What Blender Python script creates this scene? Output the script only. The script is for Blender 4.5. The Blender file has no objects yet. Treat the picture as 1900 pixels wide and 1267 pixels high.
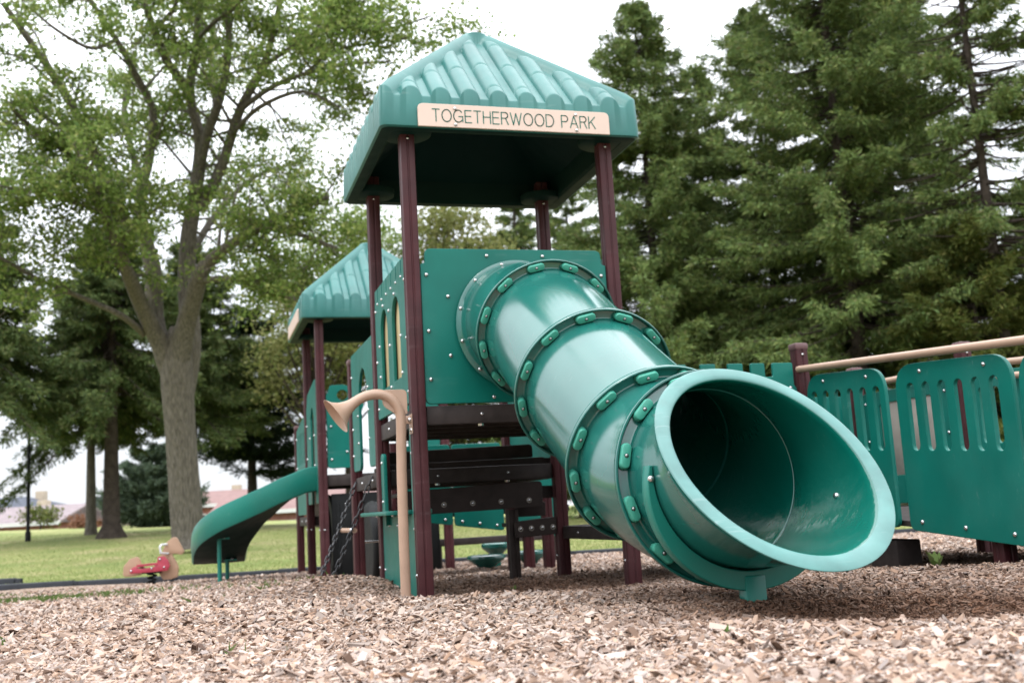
import bpy, bmesh, math, random
import numpy as np
from mathutils import Vector, Matrix

SC = bpy.context.scene
COL = SC.collection
rnd = random.Random(7)
npr = np.random.default_rng(11)

# ------------------------------------------------------------------ camera, sky, sun, exposure
CAM = Vector((-1.2086, -5.9091, 0.4607))
YAW, PITCH, ROLL = 0.29266, 0.15329, -0.05731
def cam_axes():
    F = Vector((math.sin(YAW)*math.cos(PITCH), math.cos(YAW)*math.cos(PITCH), math.sin(PITCH)))
    R = Vector((math.cos(YAW), -math.sin(YAW), 0)); U = R.cross(F)
    c, s = math.cos(ROLL), math.sin(ROLL)
    return c*R + s*U, -s*R + c*U, F
cd = bpy.data.cameras.new("camera"); cam = bpy.data.objects.new("camera", cd); COL.objects.link(cam)
_R, _U, _F = cam_axes()
cam.matrix_world = Matrix(((_R.x, _U.x, -_F.x, CAM.x), (_R.y, _U.y, -_F.y, CAM.y), (_R.z, _U.z, -_F.z, CAM.z), (0, 0, 0, 1)))
cd.sensor_width = 36; cd.lens = 2002.1/1900*36
cd.clip_start = 0.05; cd.clip_end = 3000
cd.dof.use_dof = True; cd.dof.focus_distance = 4.3; cd.dof.aperture_fstop = 3.2
SC.camera = cam

SUN_EL, SUN_AZ = math.radians(64), math.radians(235)      # azimuth clockwise from +Y: from behind the camera, on its left
w = bpy.data.worlds.new("World"); SC.world = w; w.use_nodes = True
nt = w.node_tree; nt.nodes.clear()
out = nt.nodes.new("ShaderNodeOutputWorld"); bg = nt.nodes.new("ShaderNodeBackground")
sky = nt.nodes.new("ShaderNodeTexSky"); sky.sky_type = 'NISHITA'; sky.sun_disc = False
sky.sun_elevation = SUN_EL; sky.sun_rotation = SUN_AZ
tc = nt.nodes.new("ShaderNodeTexCoord")
nz = nt.nodes.new("ShaderNodeTexNoise"); nz.inputs["Scale"].default_value = 2.2; nz.inputs["Detail"].default_value = 6
cr = nt.nodes.new("ShaderNodeValToRGB")
cr.color_ramp.elements[0].position = 0.3; cr.color_ramp.elements[0].color = (9.2, 9.5, 10.2, 1)
cr.color_ramp.elements[1].position = 0.7; cr.color_ramp.elements[1].color = (12.4, 12.7, 13.2, 1)
mx = nt.nodes.new("ShaderNodeMix"); mx.data_type = 'RGBA'; mx.inputs["Factor"].default_value = 0.88
nt.links.new(tc.outputs["Generated"], nz.inputs["Vector"]); nt.links.new(nz.outputs["Fac"], cr.inputs["Fac"])
sx = nt.nodes.new("ShaderNodeSeparateXYZ"); nt.links.new(tc.outputs["Generated"], sx.inputs[0])      # overcast: brighter overhead than low down
mr = nt.nodes.new("ShaderNodeMapRange"); mr.inputs["From Min"].default_value = 0.05; mr.inputs["From Max"].default_value = 0.95
mr.inputs["To Min"].default_value = 0.52; mr.inputs["To Max"].default_value = 2.25
nt.links.new(sx.outputs["Z"], mr.inputs["Value"])
vm = nt.nodes.new("ShaderNodeVectorMath"); vm.operation = 'SCALE'
nt.links.new(cr.outputs["Color"], vm.inputs[0]); nt.links.new(mr.outputs[0], vm.inputs["Scale"])
nt.links.new(sky.outputs[0], mx.inputs["A"]); nt.links.new(vm.outputs[0], mx.inputs["B"])
nt.links.new(mx.outputs["Result"], bg.inputs["Color"]); bg.inputs["Strength"].default_value = 0.12
nt.links.new(bg.outputs[0], out.inputs[0])
sl = bpy.data.lights.new("sun", 'SUN'); sl.energy = .5; sl.angle = math.radians(14); sl.color = (1, .97, .93)
so = bpy.data.objects.new("sun", sl); COL.objects.link(so)
so.rotation_euler = (math.radians(90)-SUN_EL, 0, -SUN_AZ+math.pi)
so.location = (-8, -8, 20)
SC.view_settings.view_transform = 'Standard'; SC.view_settings.look = 'None'
SC.view_settings.exposure = 0.74; SC.view_settings.gamma = 1.0
SC.render.engine = 'CYCLES'
SC.cycles.max_bounces = 7; SC.cycles.diffuse_bounces = 4; SC.cycles.glossy_bounces = 3; SC.cycles.transmission_bounces = 4
SC.cycles.caustics_reflective = False; SC.cycles.caustics_refractive = False

# ------------------------------------------------------------------ materials
KA = .74
def ka(c): return tuple(v*KA for v in c)
def mat(name, col, rough=.5, spec=.5, noise=None, bump=None, coat=0.0, metal=0.0, scuff=0.0, stretch=None):
    """noise=(scale, amount): mottling of the base colour; bump=(scale, strength, distance)"""
    if metal < .5: col = ka(col)
    m = bpy.data.materials.new(name); m.use_nodes = True
    n = m.node_tree.nodes; l = m.node_tree.links; p = n["Principled BSDF"]
    p.inputs["Base Color"].default_value = (*col, 1); p.inputs["Roughness"].default_value = rough
    p.inputs["Specular IOR Level"].default_value = spec; p.inputs["Metallic"].default_value = metal
    p.inputs["Coat Weight"].default_value = coat; p.inputs["Coat Roughness"].default_value = .12
    t = n.new("ShaderNodeTexCoord")
    if noise:
        a = n.new("ShaderNodeTexNoise"); a.inputs["Scale"].default_value = noise[0]; a.inputs["Detail"].default_value = 5
        l.new(t.outputs["Object"], a.inputs["Vector"])
        r = n.new("ShaderNodeValToRGB"); k = noise[1]
        r.color_ramp.elements[0].position = .3; r.color_ramp.elements[0].color = (*[c*(1-k) for c in col], 1)
        r.color_ramp.elements[1].position = .7; r.color_ramp.elements[1].color = (*[min(1, c*(1+k)+k*.006) for c in col], 1)
        l.new(a.outputs["Fac"], r.inputs["Fac"]); l.new(r.outputs["Color"], p.inputs["Base Color"])
        q = n.new("ShaderNodeMapRange"); q.inputs["To Min"].default_value = rough*.8; q.inputs["To Max"].default_value = min(1, rough*1.25)
        a2 = n.new("ShaderNodeTexNoise"); a2.inputs["Scale"].default_value = noise[0]*3.1; a2.inputs["Detail"].default_value = 6
        l.new(t.outputs["Object"], a2.inputs["Vector"]); l.new(a2.outputs["Fac"], q.inputs["Value"]); l.new(q.outputs[0], p.inputs["Roughness"])
    if scuff:          # fine pale scratches and rubbed patches
        mp_ = n.new("ShaderNodeMapping"); mp_.inputs["Rotation"].default_value = (.5, .3, .7); mp_.inputs["Scale"].default_value = (3, 60, 22)
        l.new(t.outputs["Object"], mp_.inputs["Vector"]); s1 = n.new("ShaderNodeTexNoise"); s1.inputs["Scale"].default_value = 1.3; s1.inputs["Detail"].default_value = 3
        l.new(mp_.outputs[0], s1.inputs["Vector"]); s2 = n.new("ShaderNodeTexNoise"); s2.inputs["Scale"].default_value = 2.4; s2.inputs["Detail"].default_value = 5
        l.new(t.outputs["Object"], s2.inputs["Vector"])
        q1 = n.new("ShaderNodeMapRange"); q1.inputs["From Min"].default_value = .62; q1.inputs["From Max"].default_value = .74; l.new(s1.outputs["Fac"], q1.inputs["Value"])
        q2 = n.new("ShaderNodeMapRange"); q2.inputs["From Min"].default_value = .45; q2.inputs["From Max"].default_value = .72; l.new(s2.outputs["Fac"], q2.inputs["Value"])
        mu = n.new("ShaderNodeMath"); mu.operation = 'MULTIPLY'; l.new(q1.outputs[0], mu.inputs[0]); l.new(q2.outputs[0], mu.inputs[1])
        ad = n.new("ShaderNodeMath"); ad.operation = 'MULTIPLY_ADD'; l.new(q2.outputs[0], ad.inputs[0]); ad.inputs[1].default_value = .22; l.new(mu.outputs[0], ad.inputs[2])
        sc = n.new("ShaderNodeMath"); sc.operation = 'MULTIPLY'; l.new(ad.outputs[0], sc.inputs[0]); sc.inputs[1].default_value = scuff
        src = p.inputs["Base Color"].links[0].from_socket; mm = n.new("ShaderNodeMix"); mm.data_type = 'RGBA'
        l.new(sc.outputs[0], mm.inputs["Factor"]); l.new(src, mm.inputs["A"]); mm.inputs["B"].default_value = (*[min(1, c*.5+.32) for c in col], 1)
        l.new(mm.outputs["Result"], p.inputs["Base Color"])
    if bump:
        b = n.new("ShaderNodeTexNoise"); b.inputs["Scale"].default_value = bump[0]; b.inputs["Detail"].default_value = 4
        if stretch:
            ms = n.new("ShaderNodeMapping"); ms.inputs["Scale"].default_value = stretch; l.new(t.outputs["Object"], ms.inputs["Vector"]); l.new(ms.outputs[0], b.inputs["Vector"])
            if noise: l.new(ms.outputs[0], a.inputs["Vector"])
        else: l.new(t.outputs["Object"], b.inputs["Vector"])
        bb = n.new("ShaderNodeBump"); bb.inputs["Strength"].default_value = bump[1]; bb.inputs["Distance"].default_value = bump[2]
        l.new(b.outputs["Fac"], bb.inputs["Height"]); l.new(bb.outputs[0], p.inputs["Normal"])
    return m

def island_mat(name, cols, rough=.7, trans=0.0, spec=.3, soil_shade_tint=None):
    """each loose piece of the mesh (leaf, chip, blade) gets its own colour from cols"""
    m = bpy.data.materials.new(name); m.use_nodes = True
    n = m.node_tree.nodes; l = m.node_tree.links; p = n["Principled BSDF"]
    g = n.new("ShaderNodeNewGeometry"); r = n.new("ShaderNodeValToRGB")
    e = r.color_ramp.elements; r.color_ramp.interpolation = 'LINEAR'
    while len(e) < len(cols): e.new(.5)
    for i, c in enumerate(cols): e[i].position = i/(len(cols)-1); e[i].color = (*ka(c), 1)
    l.new(g.outputs["Random Per Island"], r.inputs["Fac"])
    colour = r.outputs["Color"]
    if soil_shade_tint:
        at = n.new("ShaderNodeAttribute"); at.attribute_name = "soil_shade"
        mm = n.new("ShaderNodeMix"); mm.data_type = 'RGBA'; mm.blend_type = 'MULTIPLY'
        l.new(at.outputs["Fac"], mm.inputs["Factor"]); l.new(colour, mm.inputs["A"]); mm.inputs["B"].default_value = (*soil_shade_tint, 1)
        colour = mm.outputs["Result"]
    l.new(colour, p.inputs["Base Color"]); p.inputs["Roughness"].default_value = rough
    p.inputs["Specular IOR Level"].default_value = spec
    if trans > 0:
        tr = n.new("ShaderNodeBsdfTranslucent"); l.new(colour, tr.inputs["Color"])
        ms = n.new("ShaderNodeMixShader"); ms.inputs[0].default_value = trans
        l.new(p.outputs[0], ms.inputs[1]); l.new(tr.outputs[0], ms.inputs[2]); l.new(ms.outputs[0], n["Material Output"].inputs[0])
    return m

M = {}
M['panel'] = mat("panel_plastic", (.004, .165, .128), .36, .26, noise=(3.5, .12), bump=(420, .05, .002), scuff=.17)
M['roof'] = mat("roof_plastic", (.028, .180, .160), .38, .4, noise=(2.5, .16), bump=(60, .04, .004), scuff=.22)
M['under'] = mat("shade_dark_plastic", (.0018, .024, .019), .6, .15, noise=(3, .1))  # near-black green: shade painted into the roof and chute undersides
M['tube'] = mat("tube_plastic", (.014, .150, .122), .15, .8, noise=(2.2, .12), bump=(9, .03, .006), scuff=.16)
M['bore'] = mat("tube_bore_plastic", (.003, .140, .102), .15, .7, noise=(2.6, .10), bump=(11, .30, .014), scuff=.10)
M['dullbolt'] = mat("dull_bolt", (.30, .31, .30), .4, .5, metal=1.0)
M['clamp'] = mat("clamp_plastic", (.06, .36, .26), .42, .4, noise=(20, .12))
M['slide'] = mat("slide_plastic", (.010, .215, .165), .33, .35, noise=(2, .12), scuff=.12)
M['rim'] = mat("rim_plastic", (.080, .245, .22), .42, .5, noise=(9, .18), bump=(60, .1, .002), scuff=.45)
M['post'] = mat("post_paint", (.070, .018, .021), .42, .24, noise=(7, .20), bump=(120, .05, .002), scuff=.14)
M['tan'] = mat("tan_paint", (.52, .34, .24), .42, .5, noise=(8, .07), bump=(90, .05, .002))
M['plate'] = mat("sign_plastic", (.80, .62, .52), .45, .4, noise=(4, .03))
M['letter'] = mat("sign_letter", (.02, .16, .12), .5, .3)
M['yellow'] = mat("tan_panel_plastic", (.52, .42, .22), .45, .4, noise=(4, .06))
M['deck'] = mat("deck_coating", (.046, .035, .032), .6, .22, noise=(14, .3), bump=(260, .2, .002))
M['board'] = mat("brown_step_plastic", (.034, .023, .020), .52, .2, noise=(12, .25), bump=(200, .12, .002))
M['black'] = mat("black_plastic", (.008, .009, .009), .55, .2, noise=(6, .2))
M['metal'] = mat("bolt_steel", (.55, .55, .55), .25, .5, metal=1.0)
M['chain'] = mat("chain_coating", (.018, .018, .02), .4, .5, noise=(40, .3))
M['grey'] = mat("scuffed_clear_plastic", (.34, .30, .26), .5, .4, noise=(6, .16))
M['red'] = mat("red_plastic", (.50, .05, .085), .4, .5, noise=(6, .1))
M['white'] = mat("white_plastic", (.8, .8, .8), .4, .5, noise=(6, .03))
M['horse'] = mat("tan_plastic", (.50, .31, .20), .45, .4, noise=(6, .06))
M['edge'] = mat("border_plastic", (.012, .015, .022), .5, .4, noise=(8, .3), bump=(60, .2, .004))
M['bark'] = mat("grey_bark", (.21, .185, .155), .9, .2, noise=(5, .42), bump=(6, 1.0, .07), stretch=(8, 8, 1.1))
M['darkbark'] = mat("dark_bark", (.075, .058, .047), .95, .2, noise=(6, .35), bump=(16, .9, .05))

# ------------------------------------------------------------------ mesh helpers
OFF = {}
def tag(o, label=None, cat=None, group=None, kind=None):
    if label: o['label'] = label
    if cat: o['category'] = cat
    if group: o['group'] = group
    if kind: o['kind'] = kind
    return o
def thing(name, loc, label, cat, group=None):
    o = bpy.data.objects.new(name, None); COL.objects.link(o); o.location = loc
    o.empty_display_size = .1; OFF[o.name] = Vector(loc)
    return tag(o, label, cat, group)

class MB:
    def __init__(s): s.v = []; s.f = []; s.m = []; s.flat = set()
    def add(s, vs, fs, mi=0):
        b = len(s.v); s.v.extend([tuple(v) for v in vs]); s.f.extend([tuple(i+b for i in f) for f in fs]); s.m.extend([mi]*len(fs)); return s
    def box(s, a, b, mi=0, ch=0.0):
        (x0, y0, z0), (x1, y1, z1) = [min(p, q) for p, q in zip(a, b)], [max(p, q) for p, q in zip(a, b)]
        if ch <= 0:
            return s.add([(x0,y0,z0),(x1,y0,z0),(x1,y1,z0),(x0,y1,z0),(x0,y0,z1),(x1,y0,z1),(x1,y1,z1),(x0,y1,z1)],
                         [(0,3,2,1),(4,5,6,7),(0,1,5,4),(1,2,6,5),(2,3,7,6),(3,0,4,7)], mi)
        bm = bmesh.new(); bmesh.ops.create_cube(bm, size=1)
        for v in bm.verts: v.co = Vector(((x0+x1)/2+v.co.x*(x1-x0), (y0+y1)/2+v.co.y*(y1-y0), (z0+z1)/2+v.co.z*(z1-z0)))
        bmesh.ops.bevel(bm, geom=bm.edges[:], offset=min(ch, (x1-x0)*.45, (y1-y0)*.45, (z1-z0)*.45), segments=2, affect='EDGES', profile=.5)
        s.bm(bm, mi); return s
    def bm(s, bm, mi=0):
        bm.verts.index_update(); s.add([v.co[:] for v in bm.verts], [[v.index for v in f.verts] for f in bm.faces], mi); bm.free()
    def tube(s, path, rad, n=10, mi=0, cap=True, closed=False):
        path = [Vector(p) for p in path]; k = len(path)
        rad = rad if hasattr(rad, '__len__') else [rad]*k
        vs = []; up = None
        for i, p in enumerate(path):
            if closed: d = path[(i+1) % k]-path[i-1]
            else: d = (path[min(i+1, k-1)]-path[max(i-1, 0)])
            d.normalize()
            if up is None:
                up = Vector((0, 0, 1)) if abs(d.z) < .9 else Vector((1, 0, 0))
            a = d.cross(up); a.normalize(); b = a.cross(d); up = b
            for j in range(n):
                t = 2*math.pi*j/n; vs.append(p+(a*math.cos(t)+b*math.sin(t))*rad[i])
        fs = []
        for i in range(k if closed else k-1):
            for j in range(n):
                q = (i+1) % k; fs.append((i*n+j, i*n+(j+1) % n, q*n+(j+1) % n, q*n+j))
        if cap and not closed:
            fs.append(tuple(range(n-1, -1, -1))); fs.append(tuple((k-1)*n+j for j in range(n)))
        return s.add(vs, [f[::-1] for f in fs], mi)
    def lathe(s, origin, axis, prof, n=24, mi=0, x=None):
        """prof: list of (distance along axis, radius)"""
        o = Vector(origin); ax = Vector(axis).normalized()
        e = Vector(x) if x else (Vector((1, 0, 0)) if abs(ax.x) < .8 else Vector((0, 1, 0)))
        a = (e-ax*e.dot(ax)).normalized(); b = ax.cross(a)
        vs = [o+ax*h+(a*math.cos(2*math.pi*j/n)+b*math.sin(2*math.pi*j/n))*r for h, r in prof for j in range(n)]
        fs = [(i*n+j, i*n+(j+1) % n, (i+1)*n+(j+1) % n, (i+1)*n+j) for i in range(len(prof)-1) for j in range(n)]
        return s.add(vs, fs, mi)
    def bolt(s, p, nrm, r=.012, mi=1):
        return s.lathe(p, nrm, [(-.002, r), (.002, r), (r*.55, r*.8), (r*.8, r*.4), (r*.83, .0012)], 9, mi)
    def build(s, name, mats, parent=None, angle=35, kind=None):
        off = OFF.get(parent.name, Vector()) if parent else Vector()
        me = bpy.data.meshes.new(name)
        me.from_pydata([(x-off.x, y-off.y, z-off.z) for x, y, z in s.v], [], s.f)
        for m in (mats if isinstance(mats, (list, tuple)) else [mats]): me.materials.append(m)
        me.polygons.foreach_set('material_index', s.m)
        me.polygons.foreach_set('use_smooth', [i not in s.flat for i in range(len(s.f))])
        me.update()
        if angle < 180: me.set_sharp_from_angle(angle=math.radians(angle))
        if s.flat: me.polygons.foreach_set('use_smooth', [i not in s.flat for i in range(len(s.f))])
        o = bpy.data.objects.new(name, me); COL.objects.link(o)
        if parent: o.parent = parent
        OFF[o.name] = off
        if kind: o['kind'] = kind
        return o

def rounded(pts, rad, seg=5):
    """closed polygon with rounded corners; rad one number or one per corner"""
    n = len(pts); rr = rad if hasattr(rad, '__len__') else [rad]*n; res = []
    for i in range(n):
        p = Vector(pts[i]); a = Vector(pts[i-1])-p; b = Vector(pts[(i+1) % n])-p
        r = rr[i]
        if r <= 0 or a.length < 1e-6 or b.length < 1e-6: res.append(tuple(p)); continue
        ang = a.angle(b)
        if abs(ang-math.pi) < .02: res.append(tuple(p)); continue
        d = min(r/math.tan(ang/2), a.length*.48, b.length*.48)
        p0 = p+a.normalized()*d; p1 = p+b.normalized()*d
        for k in range(seg+1):
            t = k/seg; res.append(tuple(p0*(1-t)**2+p*2*t*(1-t)+p1*t*t))
    return res
def slot(cx, cy, wd, h, seg=8):
    """rounded slot standing upright"""
    r = wd/2; pts = []
    for k in range(seg+1): t = math.pi*k/seg; pts.append((cx+r*math.cos(t), cy+h/2-r+r*math.sin(t)))
    for k in range(seg+1): t = math.pi+math.pi*k/seg; pts.append((cx+r*math.cos(t), cy-h/2+r+r*math.sin(t)))
    return pts
def arch(x0, x1, z0, z1, seg=12):
    r = (x1-x0)/2; c = (x0+x1)/2
    return [(x0, z0), (x1, z0)]+[(c+r*math.cos(math.pi*k/seg), z1-r*1.15+r*1.15*math.sin(math.pi*k/seg)) for k in range(seg+1)]
def circle(cx, cy, r, n=24): return [(cx+r*math.cos(2*math.pi*k/n), cy+r*math.sin(2*math.pi*k/n)) for k in range(n)]

def sheet(mb, loops, thick, plane, at, mi=0, bevel=.004):
    """board cut from a sheet of plastic, with eased edges. plane 'x': (y,z) outline at x=at; plane 'y': (x,z) at y=at; 'z': (x,y) at z=at"""
    cu = bpy.data.curves.new("outline", 'CURVE'); cu.dimensions = '2D'; cu.fill_mode = 'BOTH'
    cu.extrude = max(thick/2-bevel, .0005); cu.bevel_depth = bevel; cu.bevel_resolution = 1; cu.offset = -bevel
    for lp in loops:
        sp = cu.splines.new('POLY'); sp.points.add(len(lp)-1); sp.use_cyclic_u = True
        for q, (a, b) in zip(sp.points, lp): q.co = (a, b, 0, 1)
    o = bpy.data.objects.new("outline", cu); COL.objects.link(o)
    dg = bpy.context.evaluated_depsgraph_get(); me = bpy.data.meshes.new_from_object(o.evaluated_get(dg))
    bm = bmesh.new(); bm.from_mesh(me); bmesh.ops.remove_doubles(bm, verts=bm.verts, dist=1e-5)
    for v in bm.verts:
        a, b, c = v.co
        v.co = Vector((at+c, a, b)) if plane == 'x' else (Vector((a, at-c, b)) if plane == 'y' else Vector((a, b, at+c)))
    b0 = len(mb.f); mb.bm(bm, mi); k = {'x': 0, 'y': 1, 'z': 2}[plane]
    for i in range(b0, len(mb.f)):
        cs_ = [mb.v[j][k] for j in mb.f[i]]
        if max(cs_)-min(cs_) < 1e-6: mb.flat.add(i)
    bpy.data.objects.remove(o); bpy.data.curves.remove(cu); bpy.data.meshes.remove(me)
    return mb

def smooth01(x): x = np.clip(x, 0, 1); return x*x*(3-2*x)
def numpy_mesh(name, verts, faces, mats, parent=None, attr=None, smooth=False):
    """verts (N,3), faces (M,k) arrays"""
    off = OFF.get(parent.name, Vector()) if parent else Vector()
    verts = np.asarray(verts, np.float32)-np.array(off, np.float32); faces = np.asarray(faces, np.int32)
    me = bpy.data.meshes.new(name); me.vertices.add(len(verts)); me.vertices.foreach_set('co', verts.ravel())
    k = faces.shape[1]; me.loops.add(faces.size); me.loops.foreach_set('vertex_index', faces.ravel())
    me.polygons.add(len(faces)); me.polygons.foreach_set('loop_start', np.arange(0, faces.size, k, dtype=np.int32))
    try: me.polygons.foreach_set('loop_total', np.full(len(faces), k, np.int32))
    except Exception: pass
    me.polygons.foreach_set('use_smooth', np.full(len(faces), smooth))
    me.materials.append(mats); me.update(calc_edges=True)
    if attr is not None:
        a = me.attributes.new("soil_shade", 'FLOAT', 'POINT'); a.data.foreach_set('value', np.asarray(attr, np.float32))
    o = bpy.data.objects.new(name, me); COL.objects.link(o)
    if parent: o.parent = parent
    OFF[o.name] = off
    return o
# ------------------------------------------------------------------ ground
FH = np.array([math.sin(YAW), math.cos(YAW)]); RH = np.array([math.cos(YAW), -math.sin(YAW)])
def st(x, y):
    dx, dy = x-CAM.x, y-CAM.y
    return dx*RH[0]+dy*RH[1], dx*FH[0]+dy*FH[1]
def xy(s, t): return CAM.x+s*RH[0]+t*FH[0], CAM.y+s*RH[1]+t*FH[1]
def gauss(x, y, cx, cy, rx, ry=None):
    ry = ry or rx
    return np.exp(-((x-cx)/rx)**2-((y-cy)/ry)**2)
_ph = npr.uniform(0, 6.28, (14, 2)); _fr = npr.uniform(.6, 3.2, 14); _an = npr.uniform(0, 6.28, 14)
def lumps(x, y):
    z = 0
    for k in range(14):
        z = z+np.sin((x*np.cos(_an[k])+y*np.sin(_an[k]))*_fr[k]*2+_ph[k, 0])/(1+_fr[k])
    return z*.007
def mulch_z(x, y):
    x = np.asarray(x, float); y = np.asarray(y, float)
    s, t = st(x, y)
    z = -.022*np.clip(y, -6, 7.5)
    z = z+.045*gauss(x, y, 2.0, -2.2, 1.3)+.05*gauss(x, y, .55, -2.5, .45)+.10*gauss(x, y, -.35, 1.15, .55, .6)+.03*gauss(x, y, -1.2, -.6, 1.2)
    z = z-.03*gauss(x, y, .7, .4, .6, .8)-.03*gauss(x, y, .1, -.1, .3)
    z = z+.010*np.exp(-((t-2.95)/.30)**2)*smooth01((s+.2)/.6)
    z = z-.06*gauss(s, t, 1.30, 3.50, .60, .34)
    z = z+.02*gauss(s, t, -1.2, 5.0, 1.5, .7)-.035*smooth01((3.3-t)/.5)*smooth01((s+.6)/.8)
    return z+lumps(x, y)
EDGE_T = 13.25
def lawn_z(x, y):
    x = np.asarray(x, float); y = np.asarray(y, float)
    s, t = st(x, y)
    crest = .18-.026*np.clip(s, -22, 3)
    a = smooth01((t-EDGE_T)/21.0)
    z = -.125*(1-a)+crest*a
    far = smooth01((t-40)/200)
    z = z*(1-far)+.1*far
    inside = smooth01((EDGE_T+.1-t)/.3)*smooth01((s+11.3)/.3)*smooth01((14.3-s)/.3)
    return z*(1-inside)+(mulch_z(x, y)-.10)*inside+.012*np.sin(x*.9+1)*np.sin(y*.7)*(1-inside)

def grid_mesh(name, S, T, zf, m, kind):
    ss, tt = np.meshgrid(S, T); X, Y = xy(ss, tt); Z = zf(X, Y)
    n, k = len(T), len(S); i = np.arange(n*k).reshape(n, k)
    f = np.stack([i[:-1, :-1], i[:-1, 1:], i[1:, 1:], i[1:, :-1]], -1).reshape(-1, 4)
    o = numpy_mesh(name, np.stack([X, Y, Z], -1).reshape(-1, 3), f, m, smooth=True); o['kind'] = kind
    return o

def ground_mats():
    m = bpy.data.materials.new("lawn"); m.use_nodes = True; n = m.node_tree.nodes; l = m.node_tree.links; p = n["Principled BSDF"]
    t = n.new("ShaderNodeTexCoord")
    def noise(sc, d=5):
        a = n.new("ShaderNodeTexNoise"); a.inputs["Scale"].default_value = sc; a.inputs["Detail"].default_value = d
        l.new(t.outputs["Object"], a.inputs["Vector"]); return a.outputs["Fac"]
    def ramp(f, *st_):
        r = n.new("ShaderNodeValToRGB"); e = r.color_ramp.elements
        while len(e) < len(st_): e.new(.5)
        for i, (q, c) in enumerate(st_): e[i].position = q; e[i].color = (*(ka(c) if max(c) < .9 else c), 1)
        l.new(f, r.inputs["Fac"]); return r.outputs["Color"]
    c1 = ramp(noise(.55, 7), (.30, (.27, .345, .115)), (.5, (.385, .42, .16)), (.68, (.53, .48, .25)))
    c2 = ramp(noise(14, 6), (.25, (.55, .6, .5)), (.75, (1.25, 1.2, 1.2)))
    mm = n.new("ShaderNodeMix"); mm.data_type = 'RGBA'; mm.blend_type = 'MULTIPLY'; mm.inputs["Factor"].default_value = 1
    l.new(c1, mm.inputs["A"]); l.new(c2, mm.inputs["B"]); l.new(mm.outputs["Result"], p.inputs["Base Color"])
    p.inputs["Roughness"].default_value = .9; p.inputs["Specular IOR Level"].default_value = .1
    b = n.new("ShaderNodeBump"); b.inputs["Strength"].default_value = .7; b.inputs["Distance"].default_value = .04
    l.new(noise(40, 6), b.inputs["Height"]); l.new(b.outputs[0], p.inputs["Normal"])
    g = bpy.data.materials.new("mulch"); g.use_nodes = True; n = g.node_tree.nodes; l = g.node_tree.links; p = n["Principled BSDF"]
    t = n.new("ShaderNodeTexCoord")
    v = n.new("ShaderNodeTexVoronoi"); v.inputs["Scale"].default_value = 42; l.new(t.outputs["Object"], v.inputs["Vector"])
    rr = ramp(v.outputs["Color"], (0, (.10, .06, .04)), (.35, (.30, .21, .15)), (.65, (.50, .385, .30)), (1, (.66, .55, .47)))
    l.new(rr, p.inputs["Base Color"]); p.inputs["Roughness"].default_value = .95; p.inputs["Specular IOR Level"].default_value = .1
    b = n.new("ShaderNodeBump"); b.inputs["Strength"].default_value = .9; b.inputs["Distance"].default_value = .02
    l.new(v.outputs["Distance"], b.inputs["Height"]); l.new(b.outputs[0], p.inputs["Normal"])
    return m, g
M['lawn'], M['mulch'] = ground_mats()
S_l = np.concatenate([-np.geomspace(900, 16, 14), np.arange(-15, 18.1, .5), np.geomspace(19, 900, 14)])
T_l = np.concatenate([-np.geomspace(300, 8, 8), np.arange(-6, 12.9, .5), np.arange(13, 13.9, .1), np.arange(14, 46, 1.0), np.geomspace(48, 1600, 18)])
grid_mesh("ground", S_l, T_l, lawn_z, M['lawn'], 'structure')
grid_mesh("mulch_bed", np.arange(-11.2, 14.21, .08), np.arange(-4, EDGE_T+.01, .075), mulch_z, M['mulch'], 'structure')

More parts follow.
